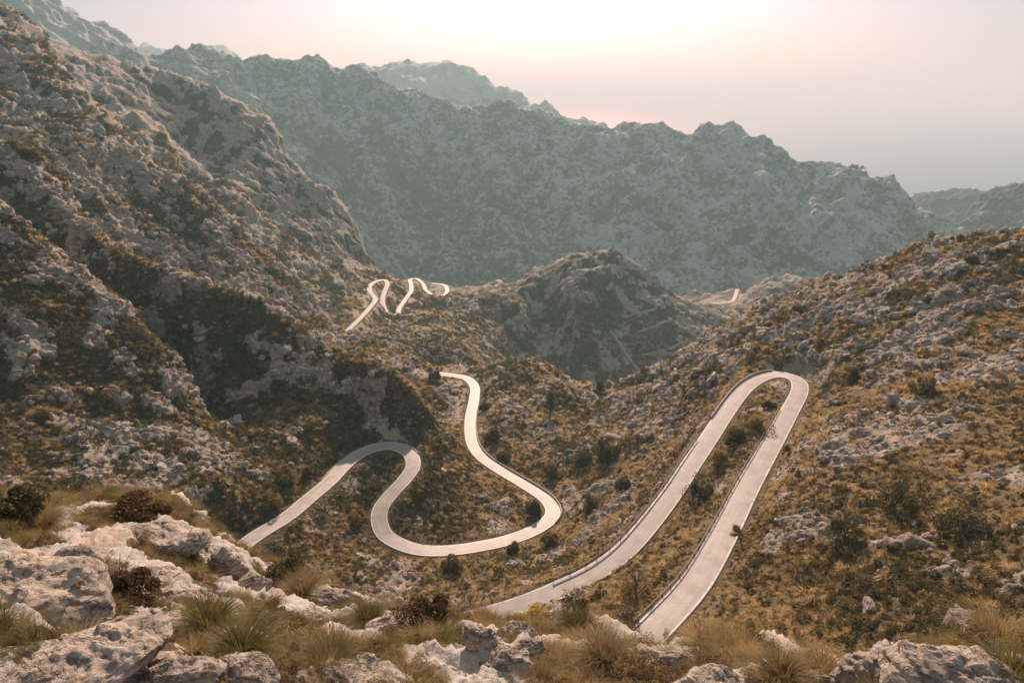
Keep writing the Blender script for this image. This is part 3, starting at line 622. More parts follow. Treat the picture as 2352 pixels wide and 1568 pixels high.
for k in range(4):
    V, F, T = blades(420, .42, .55, .011, PG, 4, .9); addp('green', mesh_from(nm(), V, F, T, M_GRN))
for k in range(3):
    c = crown_points(900, .55, .6, PG, 10); V, F, T = leaves(c, .05, PG); addp('nearbush', mesh_from(nm(), V, F, T, M_BUSH if k else M_RUST))

def scatter(name, pts, keys, scale, tilt=.15, label=None, cat=None, kind='stuff'):
    """one ground-cover object: a point per plant, the plant set on it by geometry nodes"""
    n = len(pts); me = bpy.data.meshes.new(name); me.vertices.add(n); me.vertices.foreach_set('co', np.asarray(pts, np.float32).ravel())
    a = me.attributes.new('pick', 'INT', 'POINT'); a.data.foreach_set('value', np.asarray(keys, np.int32))
    a = me.attributes.new('siz', 'FLOAT_VECTOR', 'POINT'); s = np.asarray(scale)[:, None] * (1 + RNG.normal(0, .12, (n, 3))); a.data.foreach_set('vector', s.astype(np.float32).ravel())
    a = me.attributes.new('turn', 'FLOAT_VECTOR', 'POINT'); t = RNG.normal(0, tilt, (n, 3)); t[:, 2] = RNG.random(n) * 6.283; a.data.foreach_set('vector', t.astype(np.float32).ravel())
    me.update(); o = bpy.data.objects.new(name, me); COL.objects.link(o)
    ng = bpy.data.node_groups.new(name, 'GeometryNodeTree'); ng.interface.new_socket('Geometry', in_out='INPUT', socket_type='NodeSocketGeometry'); ng.interface.new_socket('Geometry', in_out='OUTPUT', socket_type='NodeSocketGeometry')
    N = ng.nodes; L = ng.links; gi = N.new('NodeGroupInput'); go = N.new('NodeGroupOutput'); ip = N.new('GeometryNodeInstanceOnPoints')
    ci = N.new('GeometryNodeCollectionInfo'); ci.inputs['Collection'].default_value = protos; ci.inputs['Separate Children'].default_value = True; ci.inputs['Reset Children'].default_value = True
    def na(k, ty):
        x = N.new('GeometryNodeInputNamedAttribute'); x.data_type = ty; x.inputs[0].default_value = k; return x.outputs[0]
    L.new(gi.outputs[0], ip.inputs['Points']); L.new(ci.outputs[0], ip.inputs['Instance']); ip.inputs['Pick Instance'].default_value = True
    L.new(na('pick', 'INT'), ip.inputs['Instance Index']); L.new(na('siz', 'FLOAT_VECTOR'), ip.inputs['Scale']); L.new(na('turn', 'FLOAT_VECTOR'), ip.inputs['Rotation']); L.new(ip.outputs[0], go.inputs[0])
    md = o.modifiers.new('cover', 'NODES'); md.node_group = ng; tag(o, label, cat, kind=kind); return o

def sample_cells(G, weight, n, rng):
    w = weight.ravel(); c = np.cumsum(w); k = np.searchsorted(c, rng.random(n) * c[-1]); i, j = np.unravel_index(k, weight.shape)
    u = rng.random(n)[:, None]; v = rng.random(n)[:, None]
    return G[i, j] * (1 - u) * (1 - v) + G[i + 1, j] * u * (1 - v) + G[i, j + 1] * (1 - u) * v + G[i + 1, j + 1] * u * v, i, j
def cell_area(G):
    return np.linalg.norm(np.cross(G[1:, :-1] - G[:-1, :-1], G[:-1, 1:] - G[:-1, :-1]), axis=2)

def scrub():
    rng = np.random.default_rng(3); A = cell_area(MV); C = MV[:-1, :-1]; r = np.hypot(C[..., 0], C[..., 1]); th = np.degrees(np.arctan2(C[..., 0], C[..., 1]))
    fz = (np.abs(th) < 46) & (r < 640) & (MD[:-1, :-1] > 2.7)
    nz = np.cross(MV[1:, :-1] - C, MV[:-1, 1:] - C)[..., 2] / (A + 1e-9)
    dens = (1 - .93 * ss(.25, .75, MR[:-1, :-1])) * ss(.05, .5, nz) * np.clip((150 / r) ** 1.25, 0, 2.6) * (.35 + 1.3 * ss(-.3, .5, perlin(C.reshape(-1, 3), 9, 8).reshape(r.shape)))
    W = A * dens * fz; n = 260000
    p, i, j = sample_cells(MV, W, n, rng); och = MO[i, j]; rr = np.hypot(p[:, 0], p[:, 1]); u = rng.random(n)
    grp = perlin(p, 22, 9)
    pt = np.clip(.06 + .60 * och + .5 * grp, .08, .95)
    key = np.where(u < pt, rng.choice(PI['tus'], n), np.where(rng.random(n) < .55 + grp * .4, rng.choice(PI['bush'], n), rng.choice(PI['dark'], n)))
    key = np.where(rng.random(n) < .025, rng.choice(PI['rust'], n), key)
    s = np.exp(rng.normal(0, .32, n)) * np.where(rr < 120, .74, .74 * (rr / 120) ** .72); s = np.where(np.isin(key, PI['dark']), s * 1.1, s)
    s = np.where(MD[i, j] < 4, np.minimum(s, .55), s)
    p[:, 2] -= .08 * s
    scatter('scrub_cover', p, key, s, .2, 'low golden tussocks and dark shrubs covering the mountain slopes around the roads', 'scrub')
scrub()
# loose stones lying between the plants
def stone_proto(rng, sub=2):
    import bmesh
    bm = bmesh.new(); bmesh.ops.create_icosphere(bm, subdivisions=sub, radius=.5); V = np.array([v.co[:] for v in bm.verts]); F = np.array([[v.index for v in f.verts] for f in bm.faces]); bm.free()
    d = 1 + .5 * perlin(V + rng.random(3) * 50, .55) + .3 * perlin(V + rng.random(3) * 90, .25)
    V = V * d[:, None] * np.array([1.2, .95, .7]); return mesh_from(nm(), V, F, None, M_ROCK)
for k in range(4): addp('stone', stone_proto(PG, 3))
def stones():
    rng = np.random.default_rng(4); A = cell_area(MV); C = MV[:-1, :-1]; r = np.hypot(C[..., 0], C[..., 1])
    W = A * (r < 420) * (MD[:-1, :-1] > 2.5) * (.08 + ss(.15, .6, MR[:-1, :-1]) - .8 * ss(.6, .95, MR[:-1, :-1]) * ss(140, 240, r)) * np.where(r < 200, 1, (200 / r) ** 1.5); n = 60000
    p, i, j = sample_cells(MV, W, n, rng); s = np.exp(rng.normal(-.85, .6, n)) * np.maximum(1, np.hypot(p[:, 0], p[:, 1]) / 150) * .9
    s = np.where(MD[i, j] < 7, np.minimum(s, .5), s); scatter('loose_stones', p, rng.choice(PI['stone'], n), np.clip(s, .1, 3.2), .5, 'pale loose limestone lumps strewn over the slopes', 'stones')
stones()
def near_grass():
    rng = np.random.default_rng(5); A = cell_area(LV); C = LV[:-1, :-1]; r = np.hypot(C[..., 0], C[..., 1]); th = np.degrees(np.arctan2(C[..., 0], C[..., 1]))
    fz = (r > 4.0) & (r < 34) & (np.abs(th) < 48); q = LR_[:-1, :-1]
    W = A * (1 - .985 * ss(.2, .7, q)) * fz; n = 13000
    p, i, j = sample_cells(LV, W, n, rng); u = rng.random(n); th_ = np.arctan2(p[:, 0], p[:, 1]); g = perlin(p, 2.6, 12)
    green = ss(.30, -.35, th_) * .55 + g * .6
    key = np.where(u < green, rng.choice(PI['green'], n), rng.choice(PI['gold'], n)); key = np.where(rng.random(n) < .40 + .25 * (g < -.15), rng.choice(PI['nearbush'], n), key)
    s = np.exp(rng.normal(-.1, .3, n)) * .52; p[:, 2] -= .04
    scatter('tussock_grass', p, key, s, .22, 'long green and straw-coloured tussock grass on the rocky foreground ledge', 'grass')
near_grass()
print('scatter', round(time.time() - T0, 1))

# ------------------------------------------------------------------ helpers for things
def empty(name, loc, label=None, cat=None, group=None):
    o = bpy.data.objects.new(name, None); COL.objects.link(o); o.location = loc; o.empty_display_size = .3; tag(o, label, cat, group); return o
def part(name, me, parent=None, loc=(0, 0, 0)):
    o = bpy.data.objects.new(name, me); COL.objects.link(o); o.location = loc
    if parent is not None: o.parent = parent
    return o
def tube(points, radii, sides=6):
    """tapered limb along 3-D points"""
    P_ = np.array(points, float); n = len(P_); V, F = [], []
    for i in range(n):
        t = P_[min(i + 1, n - 1)] - P_[max(i - 1, 0)]; t /= np.linalg.norm(t) + 1e-9; a = np.cross(t, [.3, .9, .2]); a /= np.linalg.norm(a) + 1e-9; b = np.cross(t, a)
        for k in range(sides):
            g = 2 * math.pi * k / sides; V.append(P_[i] + (a * math.cos(g) + b * math.sin(g)) * radii[i])
    for i in range(n - 1):
        for k in range(sides): F.append((i * sides + k, i * sides + (k + 1) % sides, (i + 1) * sides + (k + 1) % sides, (i + 1) * sides + k))
    return V, F
def join(parts):
    V, F = [], []
    for v, f in parts:
        k = len(V); V += [tuple(x) for x in v]; F += [tuple(i + k for i in q) for q in f]
    return V, F
def boxg(cx, cy, cz, sx, sy, sz, bev=0):
    v = [(cx + a * sx / 2, cy + b * sy / 2, cz + c * sz / 2) for a in (-1, 1) for b in (-1, 1) for c in (-1, 1)]
    return v, [(0, 1, 3, 2), (4, 6, 7, 5), (0, 4, 5, 1), (2, 3, 7, 6), (0, 2, 6, 4), (1, 5, 7, 3)]
def pymesh(name, VF, mat, smooth=False):
    me = bpy.data.meshes.new(name); me.from_pydata([tuple(map(float, v)) for v in VF[0]], [], VF[1]); me.materials.append(mat)
    if smooth: me.polygons.foreach_set('use_smooth', [True] * len(me.polygons))
    me.update(); return me

# ------------------------------------------------------------------ individual foreground rocks
import bmesh
_ico = {}
def ico(sub):
    if sub not in _ico:
        bm = bmesh.new(); bmesh.ops.create_icosphere(bm, subdivisions=sub, radius=1); _ico[sub] = (np.array([v.co[:] for v in bm.verts]), np.array([[v.index for v in f.verts] for f in bm.faces])); bm.free()
    return _ico[sub]
def rock_mesh(sx, sy, sz, seed, sub=6, block=.55, strata=.5, dip=(.5, .1), rot=0.0):
    """a boulder broken along random planes, then weathered: bedding ledges, flutes, pits"""
    V, F = ico(sub); rng = np.random.default_rng(seed); off = rng.random(3) * 100; p = V.copy()
    for k in range(26):
        n = rng.normal(size=3); n[2] = abs(n[2]) * .8 if k % 2 else n[2]; n /= np.linalg.norm(n); d = .60 + .30 * rng.random(); e = p @ n - d; p = p - n * (np.maximum(e, 0) * .93)[:, None]
    p[:, :2] *= (1 + .3 * np.clip(-p[:, 2:3] + .1, 0, 1)); S = np.array([sx, sy, sz]) * 1.08; q = p * S; m = min(sx, sy, sz) * .6 + .3 * max(sx, sy); Nn = V / S; Nn /= np.linalg.norm(Nn, axis=1, keepdims=True); q0 = q + off
    h = perlin(q0, m * 1.1, 21) * .16 * m
    ax = np.array([math.cos(dip[1]) * math.cos(dip[0]), math.sin(dip[1]) * math.cos(dip[0]), -math.sin(dip[0])]); al = q0 @ ax; qs = q0 - ax * (al * .62)[:, None]   # stretched along the dip
    for lam, amp in ((.62, .11), (.33, .09), (.17, .06), (.09, .04), (.045, .022)): h += (.28 - np.abs(perlin(qs, lam * m, lam * 90))) * amp * m
    dn = np.array([math.sin(dip[0]), 0, math.cos(dip[0])]); z = (q0 @ dn + perlin(q0, m * .8, 26) * .22 * m) / (m * .34); fr = z - np.floor(z); h += strata * .085 * m * (ss(0, .18, fr) - ss(.35, 1, fr))
    f1, c1 = worley(qs + h[:, None], m * .5, 23); h += (c1 - .5) * .10 * m + (.45 - f1) * .03 * m
    q = q + Nn * h[:, None]; c, s = math.cos(rot), math.sin(rot); q = q @ np.array([[c, s, 0], [-s, c, 0], [0, 0, 1]])
    return mesh_from('rock', q, F, None, M_ROCK, True)
ROCKS = [  # label, x0, x1, y0, y1 in view, range scale, seed, strata, dip, flatness
 ('broad smooth cream slab filling the bottom left corner', -120, 330, 1468, 1650, 1, .4, .55, 2.6),
 ('cream slab split by a crack, second from the bottom left corner', 265, 500, 1478, 1650, 2, .4, .5, .3),
 ('long cream slab in the bottom row left of the green tussocks', 440, 640, 1480, 1640, 3, .5, .5, .2),
 ('big grey layered outcrop at the left edge with flowing dark ledges', -140, 225, 1240, 1430, 4, 1.0, .75, -.4),
 ('pitted grey dome outcrop with orange lichen on top beside the reddish shrubs', 250, 455, 1172, 1262, 5, .7, .35, 0),
 ('rounded pale rock behind the left grassy hollow', 125, 235, 1235, 1300, 6, .6, .4, .6),
 ('tall two-headed rock pillar just below the shaded road', 470, 565, 1228, 1345, 7, .5, .25, 0),
 ('smooth rounded shoulder of rock right of the two-headed pillar', 540, 612, 1290, 1352, 8, .3, .35, .2),
 ('knobbly cracked outcrop on the left above the green tussocks', 365, 500, 1322, 1410, 9, .9, .35, 0),
 ('narrow string of pale rock between the left grass patches', 230, 380, 1285, 1345, 10, .7, .4, .5),
 ('domed boulder with a dark vertical crack in front of the tawny tussock', 705, 818, 1325, 1392, 11, .4, .2, 0),
 ('low broken white rocks left of the domed cracked boulder', 640, 770, 1392, 1438, 12, .9, .35, .3),
 ('pair of jagged white rocks beside the large brown leafless shrub', 845, 935, 1395, 1445, 13, .8, .4, 0),
 ('leaning fluted white outcrop at the lower end of the fenced road', 1052, 1140, 1408, 1478, 14, 1.0, .9, -.7),
 ('large wedge of grooved white rock in the middle foreground', 1100, 1235, 1462, 1535, 15, 1.0, .8, -.6),
 ('upright grey slabs below the yellow flowering bush', 1140, 1235, 1402, 1470, 16, 1.0, 1.1, .2),
 ('grey ribbed outcrop under the brown leggy shrub', 1225, 1345, 1390, 1462, 17, 1.0, 1.0, .4),
 ('grey block tucked between the ribbed outcrop and the wedge', 1180, 1245, 1450, 1490, 18, .6, .4, .1),
 ('grey angular rock at the foot of the right-hand road', 1430, 1530, 1472, 1535, 19, .8, .7, .5),
 ('rounded grey boulder with a pale top right of the road foot', 1505, 1625, 1465, 1540, 20, .6, .4, .2),
 ('small broken pale rocks below the rounded grey boulder', 1570, 1700, 1520, 1590, 21, .9, .5, .4),
 ('low cream rock at the bottom edge left of the pointed boulder', 1800, 1915, 1545, 1620, 22, .6, .3, .1),
 ('large pointed grey boulder with diagonal cracks at the bottom right', 1898, 2085, 1475, 1640, 23, .9, .9, .5),
 ('wide slanting slab of pale layered rock in the bottom right corner', 2070, 2352, 1480, 1640, 24, 1.1, .55, -.5),
 ('small pale rock between the grass and the slanting corner slab', 2010, 2090, 1535, 1610, 25, .7, .5, .3),
 ('grey stone lying in the grass below the broken white rocks', 745, 800, 1470, 1512, 26, .5, .3, 0),
 ('cream rock rib along the bottom edge in the centre left', 640, 930, 1530, 1640, 27, .8, .4, .2),
 ('scattered flat stones around the grass below the cracked boulder', 770, 850, 1492, 1545, 28, .8, .3, .3),
]
for (label, x0, x1, y0, y1, seed, strata, dip, rot) in ROCKS:
    xc, yb = (x0 + x1) / 2, (y0 + y1) / 2 + (y1 - y0) * .18; g = on_ledge(xc, min(yb, 1566) if yb > 1566 else yb); k = np.linalg.norm(g) / FPX
    W = (x1 - x0) * k / 2; H = (y1 - y0) * k / 2; el = math.atan2(-g[2], math.hypot(g[0], g[1]))
    sy = W * .62; hz2 = max((H ** 2 - (sy * math.sin(el)) ** 2), (.45 * H) ** 2) ** .5 / max(math.cos(el), .4)
    sy = min(sy, H / max(math.sin(el), .4) * .9)
    c = g + np.array([0, 0, .12 * hz2]); me = rock_mesh(W * .97, sy * .95, hz2 * (.5 if y1 > 1568 else .6), seed, 6, .5, strata, (dip, seed * 1.7), rot * .3)
    o = part('rock', me, None, tuple(c)); tag(o, label, 'rock', 'limestone rocks on the foreground ledge')
c = P(1188, 1572, r=1.75); o = part('rock', rock_mesh(.045, .05, .075, 40, 5, .2, .2), None, tuple(c - np.array([0, 0, .035]))); tag(o, 'blurred white rock tip poking up at the bottom edge in the centre', 'rock', 'limestone rocks on the foreground ledge')

# ------------------------------------------------------------------ single shrubs and trees that stand out
def limbs(h, spread, n, rng, trunk=.25):
    """tapered trunk and forking limbs"""
    parts = []; base = np.zeros(3); top = np.array([rng.normal(0, .06) * h, rng.normal(0, .06) * h, trunk * h])
    parts.append(tube([base, (base + top) / 2 + rng.normal(0, .02 * h, 3), top], [.045 * h, .036 * h, .03 * h], 7))
    for k in range(n):
        a = 2 * math.pi * (k + rng.random() * .6) / n; e = top + np.array([math.cos(a) * spread * (.5 + .4 * rng.random()), math.sin(a) * spread * (.5 + .4 * rng.random()), h * (.45 + .4 * rng.random())])
        m_ = (top * .5 + e * .5) + rng.normal(0, .05 * h, 3); parts.append(tube([top, m_, e], [.026 * h, .016 * h, .006 * h], 5))
        for q in range(2):
            e2 = e + rng.normal(0, .16 * h, 3); parts.append(tube([m_, (m_ + e2) / 2 + rng.normal(0, .03 * h, 3), e2], [.012 * h, .008 * h, .003 * h], 4))
    return join(parts)
def shrub(x, y, wpx, label, kind='bush', cat='shrub', name='shrub', asp=.85, group='larger shrubs standing out of the scrub', surf=on_main, seed=0, n=2600, leafpx=1.0):
    g = surf(x, y); k = np.linalg.norm(g) / FPX; R = wpx * k / 2; H = 2 * R * asp; rng = np.random.default_rng(100 + seed)
    root = empty(name, tuple(g - np.array([0, 0, .05 * R])), label, cat, group)
    mats = {'bush': M_BUSH, 'dark': M_DARK, 'rust': M_RUST, 'yellow': M_YEL, 'green': M_GRN, 'tus': M_TUS}; root.rotation_euler = (0, 0, rng.random() * 6)
    VF = limbs(H * .8, R * .6, 6, rng); part('stem' if name == 'shrub' else 'trunk', pymesh('stem', VF, M_TWIG, True), root)
    s = np.clip(leafpx * 4.2 * k, .03, R * .2)
    c = crown_points(n, R, H * .82, rng, 11, .12); V, F, T = leaves(c, s, rng); part('foliage' if name == 'shrub' else 'crown', mesh_from('foliage', V, F, T, mats[kind]), root); return root
SH = [
 (1603,1150,80,'large round dark bush on the inner bank between the two straight road legs','dark',.9),
 (2056,1180,120,'largest dark green bush on the right-hand slope','dark',.75),
 (1940,1235,95,'dark bush downhill left of the largest bush on the right slope','dark',.8),
 (2215,1225,110,'spreading dark bush right of the largest bush beside pale rock','dark',.65),
 (1962,1350,120,'wide low olive bush low on the right slope above the pointed boulder','bush',.5),
 (1730,985,85,'olive bush between the two road legs near the hairpin','bush',.6),
 (1690,1012,60,'dark bush at the inner edge of the left road leg below the parking strip','dark',.8),
 (1652,1068,70,'brownish bush between the road legs above the large round bush','bush',.7),
 (1758,932,34,'dark bush inside the tip of the hairpin bend','dark',.6),
 (1462,1375,110,'large olive bush between the lower ends of the two road legs','bush',.9),
 (1438,1445,95,'rusty brown bush below the large olive bush beside the fenced road','rust',.8),
 (1391,1045,75,'round olive bush in the gully left of the grey rock wall','dark',.9),
 (1132,1003,42,'dark bush right of the road above the gully','dark',.9),
 (1162,1052,42,'dark bush hugging the outside of the road where it turns right','dark',.8),
 (1112,935,30,'small dark bush beside the upper straight of the middle road','dark',.9),
 (1222,1178,42,'pointed dark bush inside the wide right-hand bend','dark',1.0),
 (1262,1244,50,'spiky bush overhanging the near edge of the wide right-hand bend','bush',.8),
 (1178,1264,38,'dark bush on the near edge of the road left of the spiky bush','dark',.8),
 (1035,1312,55,'dark upright bush below the lowest part of the S bend','dark',.9),
 (660,1100,55,'tawny round bush above the shaded road','bush',.8),
 (628,1155,50,'brown round bush near the lower end of the shaded road','bush',.8),
 (712,1088,32,'small tawny bush nearest the shaded road','bush',.8),
 (822,1200,50,'round bush inside the shaded bend with a yellowish flank','bush',.9),
 (1268,1090,50,'rounded olive bush in the middle of the gully slope','bush',.8),
 (1330,1060,60,'dark bush below the rocky knoll at the gully head','dark',.7),
 (1360,1165,60,'olive bush at the foot of the grey rock wall','bush',.8),
 (1430,1120,50,'dark bush on top of the grey rock wall by the fence','dark',.8),
 (2230,600,30,'dark bush just below the right-hand skyline','dark',.8),
 (1960,870,50,'dark bush on the rocks right of the hairpin bend','dark',.8),
 (2120,900,60,'olive bush among the outcrops of the upper right slope','bush',.8),
 (1003,866,30,'low dark bush hiding the far end of the middle road','dark',.8),
 (1260,1430,90,'foreground','rust',.9),
]
for k, (x, y, wp, lab, kind, asp) in enumerate(SH):
    if lab == 'foreground': continue
    shrub(x, y, wp, lab, kind, asp=asp, seed=k)
shrub(1318, 1404, 62, 'tall brown leggy shrub on the ribbed foreground rocks hiding part of the road', 'rust', asp=1.15, surf=on_ledge, seed=61, n=1100, leafpx=1.2, group='shrubs on the foreground ledge')
shrub(965, 1432, 150, 'wide brown twiggy shrub at the ledge rim left of the leaning white outcrop', 'rust', asp=.6, surf=on_ledge, seed=62, n=5200, leafpx=1.6, group='shrubs on the foreground ledge')
shrub(1225, 1412, 70, 'low shrub dotted with bright yellow blossom on the grey slabs', 'yellow', asp=.55, surf=on_ledge, seed=63, n=420, leafpx=2.0, group='shrubs on the foreground ledge')
shrub(320, 1178, 140, 'reddish brown shrub behind the pitted dome outcrop', 'rust', asp=.35, surf=on_ledge, seed=64, n=5200, leafpx=1.6, group='shrubs on the foreground ledge')
shrub(30, 1185, 150, 'dark bush at the left edge behind the layered outcrop', 'dark', asp=.5, surf=on_ledge, seed=65, n=6000, leafpx=1.6, group='shrubs on the foreground ledge')
shrub(290, 1355, 130, 'brown heathery shrub in the grassy hollow left of the knobbly outcrop', 'rust', asp=.7, surf=on_ledge, seed=66, n=6500, leafpx=1.4, group='shrubs on the foreground ledge')
shrub(655, 1330, 90, 'nearly black bush left of the tawny tussock', 'dark', asp=.8, surf=on_ledge, seed=67, n=4200, leafpx=1.5, group='shrubs on the foreground ledge')
shrub(210, 1365, 90, 'dark green low shrub beside the layered outcrop', 'bush', asp=.5, surf=on_ledge, seed=68, n=4200, leafpx=1.4, group='shrubs on the foreground ledge')

def tuft(x, y, wpx, label, mat, seed, asp=.9):
    g = on_ledge(x, y); k = np.linalg.norm(g) / FPX; R = wpx * k / 2; rng = np.random.default_rng(seed)
    V, F, T = blades(1500, R * .7, R * 2 * asp, .012, rng, 4, 1.1); o = part('grass_tussock', mesh_from('grass_tussock', V, F, T, mat), None, tuple(g)); tag(o, label, 'grass tussock', 'large single tussocks on the ledge')
tuft(692, 1358, 70, 'tawny backlit tussock behind the domed cracked boulder', M_STRAW, 71)
tuft(100, 1205, 80, 'straw-coloured tussock on the left rim above the rounded pale rock', M_STRAW, 72)
tuft(1383, 1515, 80, 'big straw-topped tussock in the right middle foreground', M_STRAW, 73)
tuft(1322, 1440, 60, 'green tussock growing in the ribbed grey outcrop', M_GRN, 74)
tuft(840, 1420, 60, 'green tussock between the domed boulder and the jagged white rocks', M_GRN, 75)
tuft(760, 1530, 80, 'dark green tussock on the bottom edge left of the flat stones', M_GRN, 76)
tuft(1880, 1540, 60, 'straw tussock above the low cream rock at the bottom', M_STRAW, 77)
tuft(2320, 1566, 90, 'dark green tussock in the bottom right corner on the slanting slab', M_GRN, 78)
tuft(1790, 1555, 75, 'green and straw tussock on the bottom rim left of the low cream rock', M_STRAW, 79)
tuft(560, 1500, 95, 'bright green tussock right of the split cream slab', M_GRN, 80)
tuft(480, 1440, 90, 'broad olive tussock behind the split cream slab', M_GRN, 81)

def pine(x, y, hpx, label, seed, surf=on_main, group='small trees', wide=.5, lean=0, mat=None, dead=False):
    """a slender tree: trunk, limbs in tiers and ragged foliage pads"""
    g = surf(x, y); k = np.linalg.norm(g) / FPX; H = hpx * k / math.cos(math.atan2(-g[2], math.hypot(g[0], g[1]))); rng = np.random.default_rng(seed)
    root = empty('small_tree', tuple(g), label, 'tree', group); L = np.array([lean * H, 0, 0])
    tr = [np.zeros(3), np.array([.02 * H, 0, .35 * H]) + L * .3, np.array([-.02 * H, .01 * H, .7 * H]) + L * .7, np.array([0, 0, H * .97]) + L]; ps = [tube(tr, [.035 * H, .027 * H, .015 * H, .004 * H], 7)]; cs = []
    for q in range(16):
        f = .3 + .68 * q / 16; b = np.array([0, 0, f * H]) + L * f; a = q * 2.4; ln = H * wide * (1.05 - f) * (.6 + .6 * rng.random()); e = b + np.array([math.cos(a) * ln, math.sin(a) * ln, ln * .25]); ps.append(tube([b, (b + e) / 2 + [0, 0, ln * .05], e], [.010 * H, .006 * H, .003 * H], 4))
        for _ in range(3):
            cc = b + (e - b) * (.45 + .55 * rng.random()); cs.append(cc + rng.normal(0, 1, (60, 3)) * np.array([.055, .055, .03]) * H)
    part('trunk', pymesh('trunk', join(ps), M_TWIG, True), root); V, F, T = leaves(np.concatenate(cs), max(.045 * H, 2.0 * k), rng); part('crown', mesh_from('crown', V, F, T, mat or M_DARK), root)
pine(1265, 955, 62, 'slender dark pine on the rocky ground left of the V-shaped notch', 201, wide=.32)
pine(1375, 915, 45, 'dark tree in the bottom of the V-shaped notch', 202, wide=.5)
pine(1702, 1245, 40, 'little tree leaning over the right edge of the nearest road leg', 203, wide=.5, lean=-.35, mat=M_BUSH)
pine(1808, 1044, 24, 'tiny leafy sapling at the right edge of the nearest road leg below the hairpin', 204, wide=.7, lean=-.3, mat=M_BUSH)
pine(1010, 1175, 30, 'thin bare-looking sapling inside the first bend', 205, wide=.2, mat=M_BUSH)
def on_f2(x, y): return view_hit(VF2, x, y, 7)
FT = [(1954, 381, 12, 'leftmost of three little trees on the far ridge skyline'), (1965, 383, 12, 'middle of three little trees on the far ridge skyline'), (1977, 385, 11, 'rightmost of three little trees on the far ridge skyline')]
for k, (x, y, h, lab) in enumerate(FT):
    g = P(x, y, r=1535); kk = np.linalg.norm(g) / FPX; s = on_f2(x, y + 3); g = np.array([g[0], s[1], s[2]]) if abs(s[1]) > 1 else g
    H = h * kk; rng = np.random.default_rng(300 + k); root = empty('far_tree', tuple(s), lab, 'tree', 'trees on the far ridge skyline')
    part('trunk', pymesh('trunk', tube([np.zeros(3), np.array([0, 0, H * .6])], [.06 * H, .03 * H], 6), M_TWIG), root)
    c = crown_points(500, H * .55, H * .65, rng, 8, .2) + np.array([0, 0, H * .35]); V, F, T = leaves(c, H * .14, rng); part('crown', mesh_from('crown', V, F, T, M_DARK), root)
print('plants', round(time.time() - T0, 1))

# ------------------------------------------------------------------ guardrails, parapets and walls along the road
if False:
    for q in ROAD3['far_bend'][::8]:
        f_ = q[1] * CP - q[2] * SP; u_ = CX + FPX * q[0] / f_; w_ = CY - FPX * (q[1] * SP + q[2] * CP) / f_
        print('fb', [round(float(z)) for z in (u_, w_, *q)], [round(float(z)) for z in view_hit(MV, u_, w_, 4)], [round(float(z)) for z in view_hit(VF2, u_, w_, 4)])
M_RAIL = plain_mat('weathered_rail', (.42, .34, .26), (.26, .20, .15), .55, 5, .0, .01)
M_POST = plain_mat('rail_post', (.20, .15, .11), (.12, .09, .07), .7, 9)
M_STONE = plain_mat('mortared_stone', (.40, .34, .29), (.24, .20, .17), .9, 3.5, 0, .05)
M_WHITE = plain_mat('white_post_paint', (.75, .73, .70), (.62, .6, .57), .5, 8)
M_AMBER = plain_mat('amber_reflector', (.75, .33, .02), (.85, .42, .03), .3, 8)

def side_line(key, i0, i1, side, off):
    """line parallel to a road from control point i0 to i1 (counted along that road), on its +1 right / -1 left side of travel"""
    p = ROAD3[key][i0 * 10:i1 * 10 + 1]; t = np.gradient(p[:, :2], axis=0); t /= np.linalg.norm(t, axis=1, keepdims=True) + 1e-9
    q = p.copy(); q[:, 0] += t[:, 1] * side * off; q[:, 1] += -t[:, 0] * side * off; d = np.r_[0, np.cumsum(np.linalg.norm(np.diff(q, axis=0), axis=1))]; n = max(3, int(d[-1] / .8)); u = np.linspace(0, d[-1], n)
    return np.stack([np.interp(u, d, q[:, i]) for i in range(3)], 1), d[-1]
def extrude(path, prof):
    """sweep a closed (across, up) profile along a path"""
    p = np.array(path); t = np.gradient(p[:, :2], axis=0); t /= np.linalg.norm(t, axis=1, keepdims=True) + 1e-9; n, m = len(p), len(prof); V = []
    for i in range(n):
        for a, z in prof: V.append((p[i, 0] + t[i, 1] * a, p[i, 1] - t[i, 0] * a, p[i, 2] + z))
    F = [(i * m + k, i * m + (k + 1) % m, (i + 1) * m + (k + 1) % m, (i + 1) * m + k) for i in range(n - 1) for k in range(m)]; F += [tuple(range(m))[::-1], tuple((n - 1) * m + k for k in range(m))]
    return V, F
WAVE = [(-.045, .50), (.0, .50), (.045, .56), (.0, .62), (.0, .68), (.045, .74), (.0, .80), (-.045, .80), (-.02, .74), (-.045, .68), (-.045, .62), (-.02, .56)]
post_me = None
def guardrail(key, i0, i1, side, off, label, gap=3.0):
    global post_me
    path, L = side_line(key, i0, i1, side, off); c = path[0].copy(); rng = np.random.default_rng(i0); root = empty('guardrail', tuple(c), label, 'guardrail', 'guardrails along the straight road legs')
    path = path - c; path[:, 2] += perlin(path * 1.0 + 5, 9, 3) * .05
    part('rail', pymesh('rail', extrude(path, [(a * .8, z * .8 + .03) for a, z in WAVE]), M_RAIL), root)
    if post_me is None: post_me = pymesh('post', join([boxg(0, 0, -.05, .11, .13, 1.44), boxg(0, 0, .685, .13, .15, .03)]), M_POST)
    n = int(L / gap); d = np.linspace(0, len(path) - 1, n + 1)
    for i, u in enumerate(d):
        a = path[int(u)]; o = part('post', post_me, root, (a[0] + .10 * 0, a[1], a[2] + rng.normal(0, .02))); o.rotation_euler = (rng.normal(0, .03), rng.normal(0, .03), rng.random() * .3)
guardrail('hairpin', 1, 7, -1, 2.2, 'long guardrail on the left edge of the nearest road leg up to the hairpin')
guardrail('hairpin', 16, 22, 1, 2.2, 'long guardrail on the outer left edge of the farther straight road leg')
